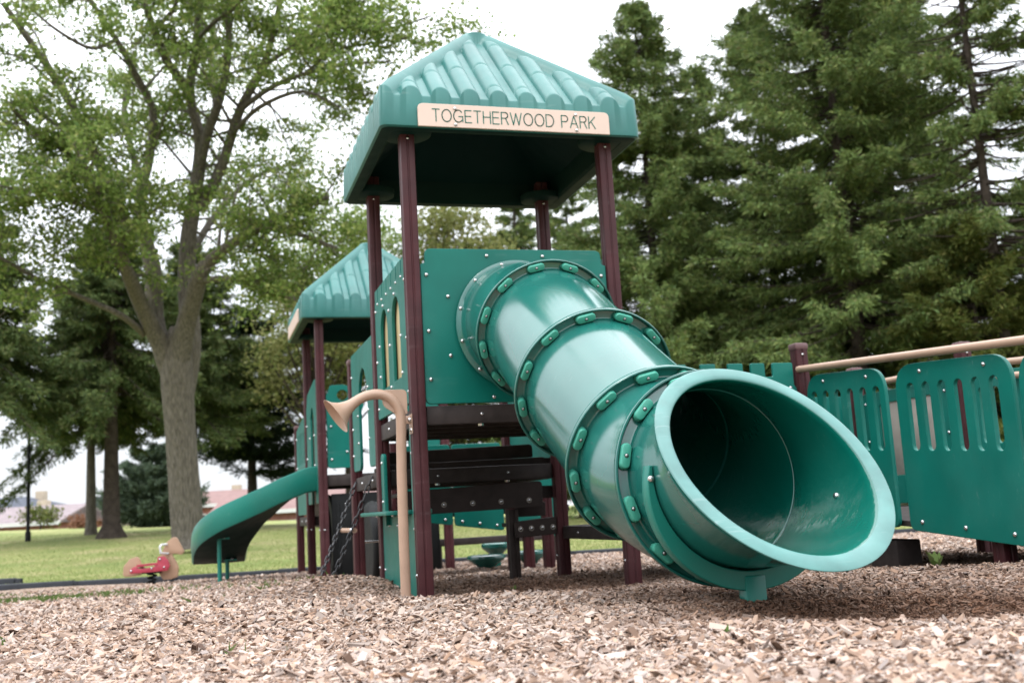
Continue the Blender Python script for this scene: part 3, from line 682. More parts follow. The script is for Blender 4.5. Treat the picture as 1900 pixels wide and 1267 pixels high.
# chain ladder
cl = thing('chain_ladder', (-.28, 1.95, 0), 'loose ladder of two dark chains hanging from the middle platform to the mulch', 'chain ladder')
def chain(name, a, b, sag):
    a, b = Vector(a), Vector(b); mb = MB(); L = (b-a).length; n = int(L/.048); prev = a
    for k in range(n):
        f0, f1 = k/n, (k+1)/n
        def P(f): return a.lerp(b, f)+Vector((-.35, -.15, -1)).normalized()*sag*4*f*(1-f)
        p, q = P(f0), P(f1); d = (q-p).normalized(); sx = d.cross(Vector((0, 1, 0))).normalized(); sy = d.cross(sx)
        s_ = sx if k % 2 else sy; c = (p+q)/2; hl, hw = .021, .0125
        pts = [c+d*(hl*(1 if j < 5 else -1)+hw*math.sin(math.pi*(j % 5)/4+(0 if j < 5 else math.pi)))+s_*(hw*math.cos(math.pi*(j % 5)/4+(0 if j < 5 else math.pi))) for j in range(10)]
        mb.tube(pts, .0056, 6, 0, False, True)
    return mb.build(name, [M['chain'], M['metal']], cl, 60)
g1 = float(mulch_z(-.34, 2.0))
chain('chain', (-.02, 2.36, .725), (-.42, 1.78, g1-.02), .06)
chain('chain', (-.02, 1.56, .735), (-.37, 1.52, g1-.02), .06)
mb = MB(); mb.tube([(-.16, 2.17, .375), (-.15, 1.57, .375)], .017, 10); mb.bolt((-.175, 1.575, .38), (-1, -.4, .2), .013); mb.build('rung', [M['tan'], M['metal']], cl)

# ------------------------------------------------------------------ rear tower
OY, H2 = 4.70, 2.40
t2 = thing('play_tower', (W/2, OY+W/2, -.1), 'rear tower with smaller looking ribbed green roof and open curved slide at its side', 'play tower', 'roofed play towers')
for x, y in ((0, OY), (W, OY), (0, OY+W), (W, OY+W)): post(t2, x, y, H2+.14, z0=-.5, bolts=((.36, -1, 0), (.36, 0, -1)))
rf2 = roof(t2, W/2, OY+W/2, H2)
s2 = MB(); sheet(s2, [rounded([(OY+.05, H2+.002), (OY+W-.05, H2+.002), (OY+W-.05, H2+.138), (OY+.05, H2+.138)], [.004, .004, .035, .035])], .014, 'x', W/2-RA*1.013-.006, 0, .002)
s2.build('sign', M['plate'], rf2)
deck(t2, 0, W, OY, OY+W, .885, .11)
f2 = MB(); yy = OY-.012
sheet(f2, [rounded([(.05, .945), (.33, .945), (.33, 1.02), (.27, 1.06), (.27, 1.14), (.33, 1.18), (.33, 1.27), (.27, 1.30), (.27, 1.44), (.33, 1.47), (.42, 1.52), (.40, 1.64), (.32, 1.73), (.22, 1.76), (.09, 1.755), (.07, 1.69), (.05, 1.66)], [.04, .02, .02, .02, .02, .02, .02, .02, .04, .05, .05, .06, .06, .04, .03, .02, .01]), circle(.21, 1.655, .052)], .022, 'y', yy)
for bx, bz in ((.09, 1.35), (.09, 1.03), (.24, 1.10), (.24, 1.36)): f2.bolt((bx, yy-.012, bz), (0, -1, 0), .013)
f2.build('front_panel', [M['panel'], M['metal']], t2)
f2 = MB(); sheet(f2, [rounded([(.85, .945), (1.17, .945), (1.17, 1.755), (.95, 1.755), (.85, 1.6)], .05)], .022, 'y', yy)
f2.build('front_panel', M['panel'], t2)
l2 = MB()
sheet(l2, [rounded([(OY+.055, .62), (OY+.45, .62), (OY+.45, 1.50), (OY+.55, 1.60), (OY+.67, 1.60), (OY+.77, 1.50), (OY+.77, .62), (OY+W-.055, .62), (OY+W-.055, 1.62), (OY+W-.2, 1.78), (OY+.3, 1.86), (OY+.055, 1.80)], [.02, .04, .04, .05, .05, .04, .04, .02, .04, .1, .1, .04])], .022, 'x', -.014)
for y_, z_ in ((OY+.1, 1.1), (OY+.1, 1.5), (OY+W-.1, 1.1), (OY+W-.1, 1.45), (OY+.40, 1.3), (OY+.82, 1.3), (OY+.40, 1.0)): l2.bolt((-.026, y_, z_), (-1, 0, 0), .012)
l2.build('arch_panel', [M['panel'], M['metal']], t2)
# dark crawl barrel below the rear deck
cb = thing('crawl_barrel', (.58, 5.1, -.1), 'black moulded crawl barrel in the shade beneath the rear tower deck', 'crawl tunnel')
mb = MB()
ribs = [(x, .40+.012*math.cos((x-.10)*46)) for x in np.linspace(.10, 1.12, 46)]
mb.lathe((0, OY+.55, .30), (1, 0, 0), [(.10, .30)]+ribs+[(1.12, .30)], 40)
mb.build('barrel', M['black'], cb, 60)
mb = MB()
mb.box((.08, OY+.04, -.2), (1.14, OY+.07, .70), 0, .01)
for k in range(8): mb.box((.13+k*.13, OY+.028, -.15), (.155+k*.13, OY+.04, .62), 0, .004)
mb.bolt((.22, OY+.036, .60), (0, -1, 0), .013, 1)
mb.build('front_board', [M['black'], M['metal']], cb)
cb2 = thing('crawl_barrel', (.6, 2.9, -.1), 'black rounded crawl barrel behind the chain ladder, seen past the middle platform posts', 'crawl tunnel')
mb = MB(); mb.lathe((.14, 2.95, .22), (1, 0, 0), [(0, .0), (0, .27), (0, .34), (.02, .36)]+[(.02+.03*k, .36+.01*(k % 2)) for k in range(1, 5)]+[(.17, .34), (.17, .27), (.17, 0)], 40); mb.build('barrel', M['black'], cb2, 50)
mb = MB(); mb.tube([(.05, 2.56, .27), (.34, 2.56, .27)], .009, 8); mb.build('rail', M['metal'], cb2)

# outer bay beyond the rear tower
ob = thing('side_platform', (.6, OY+W*1.5, -.1), 'low side bay with slotted green panel at the far left end of the structure', 'platform')
for x in (0, W): post(ob, x, OY+2*W, 1.56, True, -.5)
deck(ob, 0, W, OY+W, OY+2*W, .50, .10)
mb = MB(); sheet(mb, [rounded([(OY+W+.055, .98), (OY+2*W-.055, .98), (OY+2*W-.055, 1.50), (OY+W+.055, 1.62)], .05)]+[slot(OY+W+.25+.18*k, 1.25, .07, .38) for k in range(5)], .022, 'x', -.014)
for y_ in (OY+W+.1, OY+2*W-.1):
    for z_ in (1.06, 1.40): mb.bolt((-.026, y_, z_), (-1, 0, 0), .012)
mb.build('slotted_panel', [M['panel'], M['metal']], ob)
mb = MB(); sheet(mb, [rounded([(OY+W+.055, .52), (OY+2*W-.055, .52), (OY+2*W-.055, .82), (OY+W+.055, .82)], .03)], .022, 'x', -.014)
for y_ in (OY+W+.2, OY+2*W-.2): mb.bolt((-.026, y_, .75), (-1, 0, 0), .012)
mb.build('lower_panel', [M['panel'], M['metal']], ob)

# ------------------------------------------------------------------ curved open slide
cs = thing('curved_slide', (-1.0, 6.0, -.12), 'open green slide curving down from the rear tower on two thin legs', 'slide')
sec = [(-.262, .185), (-.272, .192), (-.292, .186), (-.296, .172), (-.286, -.03), (-.272, -.05), (-.12, -.055), (.12, -.055), (.272, -.05), (.286, -.03), (.296, .172), (.292, .186), (.272, .192), (.262, .185), (.262, .05), (.22, .0), (.1, -.012), (-.1, -.012), (-.22, .0), (-.262, .05)]
ctl = [(.06, 5.28, .80), (-.12, 5.28, .785), (-.32, 5.29, .70), (-.52, 5.35, .585), (-.70, 5.47, .485), (-.82, 5.63, .395), (-.895, 5.83, .315), (-.93, 6.06, .24), (-.94, 6.30, .17), (-.94, 6.52, .12), (-.94, 6.62, .105)]
def spline(P, n=8):
    P = [Vector(p) for p in P]; res = []
    for i in range(len(P)-1):
        a, b, c, d = P[max(i-1, 0)], P[i], P[i+1], P[min(i+2, len(P)-1)]
        for k in range(n):
            t = k/n; res.append(.5*((2*b)+(c-a)*t+(2*a-5*b+4*c-d)*t*t+(3*b-a-3*c+d)*t**3))
    return res+[P[-1]]
sp_ = spline(ctl); mb = MB(); vs = []; m = len(sec)
for i, p in enumerate(sp_):
    d = (sp_[min(i+1, len(sp_)-1)]-sp_[max(i-1, 0)]); d.z = 0; d.normalize(); lat = Vector((d.y, -d.x, 0))   # right of travel
    f = i/(len(sp_)-1)
    for a, h in sec:
        hh = h*(1.0-.15*smooth01(np.float64((f-.40)*1.9))) if h > .1 else h
        vs.append(p+lat*a*(.93+.07*f)+Vector((0, 0, 1))*float(hh))
fs = [(i*m+j, i*m+(j+1) % m, (i+1)*m+(j+1) % m, (i+1)*m+j) for i in range(len(sp_)-1) for j in range(m)]
fs += [tuple(range(m-1, -1, -1)), tuple((len(sp_)-1)*m+j for j in range(m))]
mb.add(vs, [f[::-1] for f in fs])
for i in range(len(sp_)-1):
    for j in range(5, 8): mb.m[i*m+j] = 1  # chute underside takes the darker colour with painted shade
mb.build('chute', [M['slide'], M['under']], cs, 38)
for lx, ly, lz in ((-.955, 5.66, .33), (-.86, 6.36, .09)):
    mb = MB(); mb.tube([(lx, ly, -.4), (lx, ly, lz)], .022, 14); mb.box((lx-.03, ly-.05, lz-.012), (lx+.10, ly+.05, lz+.006), 0, .003); mb.bolt((lx+.05, ly-.05, lz+.01), (0, -1, 0), .012, 1)
    mb.build('leg', [M['slide'], M['metal']], cs)

# ------------------------------------------------------------------ steps inside the main tower, low platform, ramp
stp = thing('step_unit', (.6, 1.5, 0), 'dark brown stepped climber under and behind the main tower deck', 'steps')
def step(x0, x1, z0, zl, zr, y, depth, nb, extra=None):
    mb = MB()
    o_ = rounded([(x0, z0), (x1, z0+.012), (x1, zr), (x0, zl)], [.01, .01, .03, .01])
    sheet(mb, [o_], .03, 'y', y, 0, .003)
    mb.box((x0, y+.016, min(zl, zr)-.035), (x1-.02, y+depth, min(zl, zr)-.008), 0, .004)
    for k in range(nb):
        mg = min(.10, (x1-x0)*.12); bx = x0+mg+(x1-x0-2*mg)*k/max(nb-1, 1)
        mb.lathe((bx, y-.014, z0+.06), (0, -1, 0), [(0, .018), (.003, .018), (.004, .014), (.0035, .012)], 12, 2); mb.bolt((bx, y-.014, z0+.06), (0, -1, 0), .010, 1)
    return mb.build('step', [M['board'], M['metal'], M['grey']], stp)
step(.10, 1.095, .452, .612, .640, 1.23, .30, 5)
step(.00, 1.16, .665, .795, .805, 1.30, .30, 5)
step(.06, 1.10, .800, .885, .905, 1.42, .30, 0)
step(.88, 1.185, .262, .372, .392, 1.21, .32, 4)
mb = MB(); sheet(mb, [rounded([(.95, .40), (1.20, .40), (1.20, .50), (.95, .455)], .01)], .02, 'y', 1.50); mb.build('riser', M['board'], stp)
mb = MB(); sheet(mb, [rounded([(1.04, .52), (1.21, .52), (1.21, .605), (1.04, .605)], .008), ], .03, 'y', 1.27); mb.build('stringer', M['board'], stp)
mb = MB(); sheet(mb, [rounded([(1.02, .715), (1.21, .715), (1.21, .80), (1.02, .80)], .008)], .03, 'y', 1.34); mb.build('stringer', M['board'], stp)
for lx, ly in ((.885, 1.27), (.30, 1.55)):
    mb = MB(); post_mesh(mb, lx, ly, -.35, .455, .036); mb.build('leg', M['board'], stp, 30)

lp = thing('low_platform', (2.4, .6, 0), 'low dark deck with battlement panel, beside the tube slide and ahead of the ramp', 'platform')
for x, y, h in ((2*W, 0, 1.365), (2*W, W, 1.36), (3*W, 0, 1.36), (3*W, W, 1.36)): post(lp, x, y, h, True, -.35, bolts=((h-.06, 0, -1),))
deck(lp, W, 2*W, 0, W, .325, .085); deck(lp, 2*W, 3*W, 0, W, .325, .085)
mb = MB(); zt = 1.258; o_ = [(1.27, .34), (2.39, .34), (2.39, 1.12), (2.375, 1.13)]
ms_ = [(1.262, 1.352), (1.402, 1.492), (1.556, 1.650), (1.745, 1.845), (1.93, 2.03), (2.085, 2.18), (2.235, 2.375)]
ptsT = []
for a, b in ms_[::-1]: ptsT += [(b, zt), (a, zt), (a, zt-.085)] + ([] if a == ms_[0][0] else [(a-.045, zt-.085)])
lo = []
for k in range(len(ms_)-1, -1, -1):
    a, b = ms_[k]
    lo += [(b, zt-.085), (b, zt), (a, zt), (a, zt-.085)]
sheet(mb, [rounded([(1.27, .34), (2.39, .34), (2.39, 1.10)]+[(2.375, 1.12)]+lo[1:-1]+[(1.262, 1.12)], .009, 3)], .022, 'y', -.012)
for bx in (1.32, 2.345):
    for bz in (.5, .8, 1.1): mb.bolt((bx, -.024, bz), (0, -1, 0), .012)
mb.build('battlement_panel', [M['panel'], M['metal']], lp)
mb = MB(); X3 = 3*W+.012
sheet(mb, [rounded([(.055, .34), (W-.055, .34), (W-.055, 1.16), (.055, 1.16)], .05), rounded([(.26, .54), (.96, .54), (.96, 1.07), (.26, 1.07)], .04)], .022, 'x', X3)
for y_ in (.1, W-.1, .22, 1.0):
    for z_ in (.50, .80, 1.08): mb.bolt((X3-.012, y_, z_), (-1, 0, 0), .011)
wp = mb.build('window_panel', [M['panel'], M['metal']], lp)
MB().box((X3+.0, .262, .542), (X3+.008, .958, 1.068), 0, .001).build('pane', M['grey'], wp)
mb = MB()
sheet(mb, [rounded([(2*W+.055, .34), (3*W-.055, .34), (3*W-.055, 1.16), (2*W+.055, 1.16)], .05)]+[slot(2*W+.24+.15*k, .80, .06, .45) for k in range(6)], .022, 'y', W+.014)
mb.build('slotted_panel', M['panel'], lp)

rm = thing('access_ramp', (3.05, -1.3, 0), 'sloping access ramp with slotted green side panels and tan handrails beside the tube slide mouth', 'ramp')
SL = .0685
def rz(y): return .335+SL*y
def ramp_panel(name, x, y0, y1, bolts=True):
    mb = MB(); zt = lambda y: 1.172+SL*y; zb = lambda y: .315+.09*y
    ym = (y0+y1)/2; wd = y1-y0
    sl_ = [slot(ym+(k-2.5)*.1235, .80+.068*(ym+(k-2.5)*.1235+1.33), .060, .355) for k in range(6)]
    sheet(mb, [rounded([(y0, zb(y0)), (y1, zb(y1)), (y1, zt(y1)), (y0, zt(y0))], [.05, .05, .15, .15], 8)]+sl_, .024, 'x', x)
    sg_ = -1
    for f in (.2, .75): mb.bolt((x+sg_*.012, y0+wd*f, zt(y0+wd*f)-.045), (sg_, 0, 0), .0125)
    for f in (.12, .5, .88): mb.bolt((x+sg_*.012, y0+wd*f, zb(y0+wd*f)+.05), (sg_, 0, 0), .0125)
    return mb.build(name, [M['panel'], M['metal']], rm)
for x in (2*W, 3*W):
    for k in range(3): ramp_panel('side_panel', x, -.905-k*.925+.06 if k == 0 else -.90-k*.905, -.065 if k == 0 else -.90-k*.905+.865)
    for y_ in (-1.52, -2.72): post(rm, x+.075*(1 if x < 3 else -1), y_, .30 if x < 3 else .95)
    mb = MB(); xr = x-.03 if x < 3 else x
    mb.tube([(xr, -.03, 1.213), (xr, -1.3, 1.126), (xr, -2.75, 1.027), (xr, -2.86, 1.0), (xr, -2.9, .95)], .0215, 14); mb.bolt((xr, -.03, 1.19), (0, -.2, -1), .011, 1); mb.build('handrail', [M['tan'], M['metal']], rm)
    if x > 3:
        mb = MB(); mb.tube([(x-.05, W, 1.22), (x-.05, -.03, 1.213)], .0215, 14); mb.build('handrail', M['tan'], rm)
        mb = MB(); mb.tube([(x-.05, -.36, 1.10), (x-.05, -2.75, .93)], .0215, 14); mb.build('handrail', M['tan'], rm)
mb = MB(); vs = []
for y_ in (0, -2.9):
    for dz in (-.03, 0): vs += [(2*W+.03, y_, rz(y_)+dz), (3*W-.03, y_, rz(y_)+dz)]
mb.add(vs, [(0, 1, 5, 4), (2, 6, 7, 3), (0, 4, 6, 2), (1, 3, 7, 5), (0, 2, 3, 1), (4, 5, 7, 6)]); mb.build('deck', M['deck'], rm)
mb = MB(); mb.box((2.50, -.70, -.05), (2.66, -.45, .168), 0, .01)
mb.build('support_beam', M['deck'], rm)

# ------------------------------------------------------------------ back side: second ramp, pods, beam seen below the decks
br = thing('rear_ramp', (.7, 2.7, 0), 'green panelled rear ramp seen beneath the main tower, with bolts along its sloping foot', 'ramp')
yb = 2.95
segs = [(.42, .86), (.875, 1.30), (1.315, 1.78)]
for a, b in segs:
    za, zb_ = .43-.155*(a-.35), .43-.155*(b-.35)
    mb = MB(); sheet(mb, [rounded([(a, za), (b, zb_), (b, 1.02), (a, 1.02)], [.03, .03, .03, .03])]+([rounded([(a+.06, .80), (b-.06, .80), (b-.06, .96), (a+.06, .96)], .03)] if a < 1.3 else []), .022, 'y', yb)
    for f in (.15, .5, .85): mb.bolt((a+(b-a)*f, yb-.012, za+(zb_-za)*f+.04), (0, -1, 0), .0125)
    for f in (.06, .94): mb.bolt((a+(b-a)*f, yb-.012, .90), (0, -1, 0), .014)
    po = mb.build('side_panel', [M['panel'], M['metal']], br)
    if a < 1.3: MB().box((a+.062, yb+.002, .802), (b-.062, yb+.010, .958), 0, .001).build('pane', M['grey'], po)
for x, y, h in ((.40, 3.0, 1.05), (1.52, 3.0, 1.05), (2.6, 3.3, 1.0), (1.55, 2.55, .62)): post(br, x, y, h, False, -.4)
mb = MB(); mb.box((.42, yb+.03, .42), (1.9, yb+1.0, .47), 0, .006); mb.build('deck', M['deck'], br)

rng = [(1.60, 4.35, .115, .11), (1.42, 4.05, .02, .14), (1.88, 4.15, .03, .13)]
for k, (x, y, z, r) in enumerate(rng):
    po = thing('stepping_pod', (x, y, -.1), ['green mushroom stepping pod, the tallest of three beneath the decks', 'low green stepping pod nearest the brown step leg, left of the tallest pod', 'low green stepping pod to the right of the tallest pod'][k], 'stepping pod', 'stepping pods')
    mb = MB(); mb.lathe((x, y, z), (0, 0, 1), [(-.10, r*.45), (-.06, r*.75), (-.025, r*1.18), (.0, r*1.3), (.02, r*1.28), (.028, r*1.15), (.03, 0)], 28); mb.build('cap', M['tube'], po)
    mb = MB(); mb.tube([(x, y, -.4), (x, y, z-.06)], .045, 14); mb.build('stem', M['slide'], po)
bb = thing('balance_beam', (1.9, 5.6, -.1), 'low dark balance beam on short posts by the far border', 'balance beam')
mb = MB(); mb.box((1.15, 5.55, .105), (2.7, 5.68, .18), 0, .01); mb.build('beam', M['deck'], bb)
for x in (1.3, 1.95, 2.6):
    mb = MB(); post_mesh(mb, x, 5.61, -.4, .104, .04); mb.build('leg', M['board'], bb)

# ------------------------------------------------------------------ horse spring rider
hs = thing('spring_rider', (-1.62, 5.2, -.12), 'tan horse shaped spring rider with pink red saddle boards and white handle by the border', 'spring rider')
hx, hy, hz = -1.62, 5.25, -.12
hx, hy, hz = -1.66, 7.21, -.13
Rv = Vector((RH[0], RH[1], 0)); Fv = Vector((FH[0], FH[1], 0)); K = .000529
hs.location = (hx, hy, hz); OFF[hs.name] = Vector((hx, hy, hz))
def hp(cx, cz, d=0.0): return Vector((hx, hy, hz))+Rv*((cx-850)*K)+Fv*d+Vector((0, 0, (1130-cz)*K))
def hboard(name, pts, d, th, m, rad=.02, bolts=()):
    mb = MB(); b2 = MB(); loop = rounded([((cx-850)*K, (1130-cz)*K) for cx, cz in pts], rad)
    sheet(b2, [loop], th, 'y', 0, 0, .004)
    mb.add([Vector((hx, hy, hz))+Rv*x+Fv*(y+d)+Vector((0, 0, z)) for x, y, z in b2.v], b2.f, 0)
    for cx, cz in bolts: mb.bolt(hp(cx, cz, d-th/2), -Fv, .013, 1)
    return mb.build(name, [m, M['metal']], hs)
head = [(1130, 400), (1190, 290), (1330, 200), (1395, 225), (1550, 520), (1490, 585), (1400, 560), (1270, 545), (1370, 720), (1425, 850), (1400, 1040), (1270, 1085), (1100, 1090), (1010, 950), (1020, 620)]
hboard('horse_board', head, 0, .035, M['horse'])
hboard('tail_board', [(235, 975), (250, 760), (380, 620), (525, 570), (570, 600), (650, 780), (640, 960), (420, 985)], 0, .035, M['horse'], .03)
for d in (-.10, .10):
    hboard('saddle_board', [(440, 900), (450, 830), (560, 765), (640, 830), (960, 800), (1030, 720), (1040, 590), (1180, 590), (1265, 690), (1300, 800), (1250, 890), (1000, 905), (650, 915), (470, 920)], d, .025, M['red'], .02, ((1090, 650), (1180, 820), (480, 860), (915, 830)))
mb = MB(); b_ = [hp(600, 760), hp(1030, 745)]
mb.add([p+Fv*s_*.12+Vector((0, 0, h)) for h in (-.012, .012) for p in b_ for s_ in (-1, 1)], [(0, 2, 3, 1), (4, 5, 7, 6), (0, 1, 5, 4), (2, 6, 7, 3), (0, 4, 6, 2), (1, 3, 7, 5)]); mb.build('seat', M['red'], hs)
mb = MB()
for d in (-1, 1): mb.tube([hp(1190, 345, .02*d), hp(1110, 350, .09*d), hp(1095, 390, .12*d), hp(1115, 520, .12*d), hp(1200, 540, .06*d), hp(1215, 540, .02*d)], .0125, 8)
mb.build('handle', M['white'], hs)
mb = MB(); pts = [hp(868, 1180)+Vector((0, 0, .012*0))]
pts = [Vector((hx, hy, hz))+Rv*(.045*math.cos(a))+Fv*(.045*math.sin(a))+Vector((0, 0, -.06+.20*a/(2*math.pi*4.5))) for a in np.linspace(0, 2*math.pi*4.5, 80)]
mb.tube(pts, .011, 7); mb.build('spring', M['black'], hs)
mb = MB(); c = hp(880, 880); mb.add([c+Rv*a+Fv*b+Vector((0, 0, h)) for h in (-.03, .0) for a in (-.1, .1) for b in (-.09, .09)], [(0, 2, 3, 1), (4, 5, 7, 6), (0, 1, 5, 4), (2, 6, 7, 3), (0, 4, 6, 2), (1, 3, 7, 5)]); mb.build('spring_plate', M['black'], hs)

# ------------------------------------------------------------------ border timbers
def border(s0, t0, first=[None]):
    x, y = xy(s0+.6, t0); z = float(mulch_z(x, y))
    if first[0] is None:
        mb = MB(); mb.box((-.575, -.055, -.18), (.575, .055, .065), 0, .022); mb.lathe((.60, 0, -.18), (0, 0, 1), [(0, .05), (.225, .05), (.235, .045), (.237, 0)], 14, 0); mb.box((-.66, -.05, .02), (-.55, .05, .055), 0, .015)
        o = mb.build('border_timber', M['edge']); first[0] = o
    else: o = first[0].copy(); COL.objects.link(o)
    o.location = (x, y, z); o.rotation_euler = (0, 0, -YAW)
    return tag(o, 'black plastic border timber between mulch and lawn, part of the long straight edge', 'border timber', 'border timbers along the lawn')
for k in range(16): border(-10.2+1.2*k, EDGE_T)
o = border(-7.5, EDGE_T+.42); o['label'] = 'loose black plastic border timber lying on the lawn just behind the long straight edge'; o.location.z += .06

# small plants and a leaf on the chips
def sprout(x, y, label, n, h, seed, lm):
    r = random.Random(seed); mb = MB(); z = float(mulch_z(x, y))
    t = thing('weed_sprout', (x, y, z), label, 'weed', 'weeds in the mulch')
    for k in range(n):
        a = r.uniform(0, 6.28); l_ = h*r.uniform(.6, 1.1); tip = Vector((x+math.cos(a)*l_*.45, y+math.sin(a)*l_*.45, z+l_*r.uniform(.5, 1))); b = Vector((x, y, z-.01))
        mid = b.lerp(tip, .55)+Vector((0, 0, l_*.15)); sd = Vector((-math.sin(a), math.cos(a), 0))*h*.16
        mb.add([b, mid+sd, tip, mid-sd], [(0, 1, 2, 3)])
    mb.build('leaves', lm, t)
sprout(.63, .45, 'small green sprout at the foot of the dark step post under the tower', 9, .05, 1, M['weed'])
sprout(.20, -3.12, 'thin green shoot standing in the pale chips before the slide leg', 5, .035, 2, M['weed'])
sprout(2.30, -1.28, 'leafy green weed by the post below the slotted ramp panel', 10, .11, 3, M['weed'])
M['yleaf'] = mat("yellow_leaf", (.42, .36, .06), .6, .3, noise=(60, .2))
lx, ly = .03, -.42; lz = float(mulch_z(lx, ly))+.014; mb = MB()
mb.add([(lx-.035, ly, lz), (lx-.01, ly-.022, lz+.008), (lx+.02, ly-.018, lz+.012), (lx+.045, ly+.006, lz+.003), (lx+.015, ly+.024, lz+.011), (lx-.015, ly+.02, lz+.006), (lx, ly, lz+.001)], [(0, 1, 6), (1, 2, 6), (2, 3, 6), (3, 4, 6), (4, 5, 6), (5, 0, 6)])
tag(mb.build('fallen_leaf', M['yleaf']), 'single yellow leaf fallen on the mulch beside the front corner post', 'leaf')

# ------------------------------------------------------------------ trees
def leaf_mat(name, cols, tr=.35): return island_mat(name, cols, .65, tr, spec=.14)
M['maple'] = leaf_mat("maple_leaf", [(.12,.205,.05),(.19,.29,.07),(.27,.37,.095),(.15,.245,.055),(.36,.42,.13),(.23,.33,.08),(.46,.48,.18)], .5)
M['needle'] = leaf_mat("spruce_needles", [(.095,.155,.058),(.165,.245,.08),(.24,.335,.105),(.125,.20,.068),(.31,.355,.115),(.20,.295,.09),(.23,.21,.10)], .2)
M['needle_l'] = leaf_mat("drooping_spruce_needles", [(.055,.095,.035),(.095,.15,.046),(.14,.20,.06),(.07,.115,.038),(.19,.22,.07),(.12,.175,.052),(.15,.14,.06)], .2)
M['needle_y'] = leaf_mat("yellowing_needles", [(.075,.11,.03),(.12,.16,.036),(.18,.20,.05),(.10,.13,.03),(.24,.22,.07)], .25)
M['needle_d'] = leaf_mat("pine_needles", [(.012,.028,.014),(.022,.045,.018),(.035,.06,.022),(.018,.036,.016)], .15)
M['needle_g'] = leaf_mat("grey_green_needles", [(.09,.14,.09),(.13,.185,.12),(.17,.215,.14)], .2)
M['yellowleaf'] = leaf_mat("pale_leaf", [(.16,.20,.06),(.25,.275,.085),(.33,.33,.12),(.20,.24,.07),(.40,.37,.15)], .4)
M['rust'] = leaf_mat("rust_leaf", [(.26,.12,.07),(.34,.17,.10),(.22,.11,.06)], .3)

def diamonds(C, D, Nn, L, Wd):
    """leaf shaped quads at C along D, flat in the plane of D and Nn"""
    D = D/np.linalg.norm(D, axis=1, keepdims=True); S = np.cross(D, Nn); S /= np.linalg.norm(S, axis=1, keepdims=True)+1e-9
    L, Wd = L[:, None], Wd[:, None]; up = np.cross(S, D)
    V = np.stack([C, C+D*L*.45+S*Wd-up*Wd*.3, C+D*L, C+D*L*.45-S*Wd-up*Wd*.3], 1).reshape(-1, 3)
    return V, np.arange(len(C)*4).reshape(-1, 4)

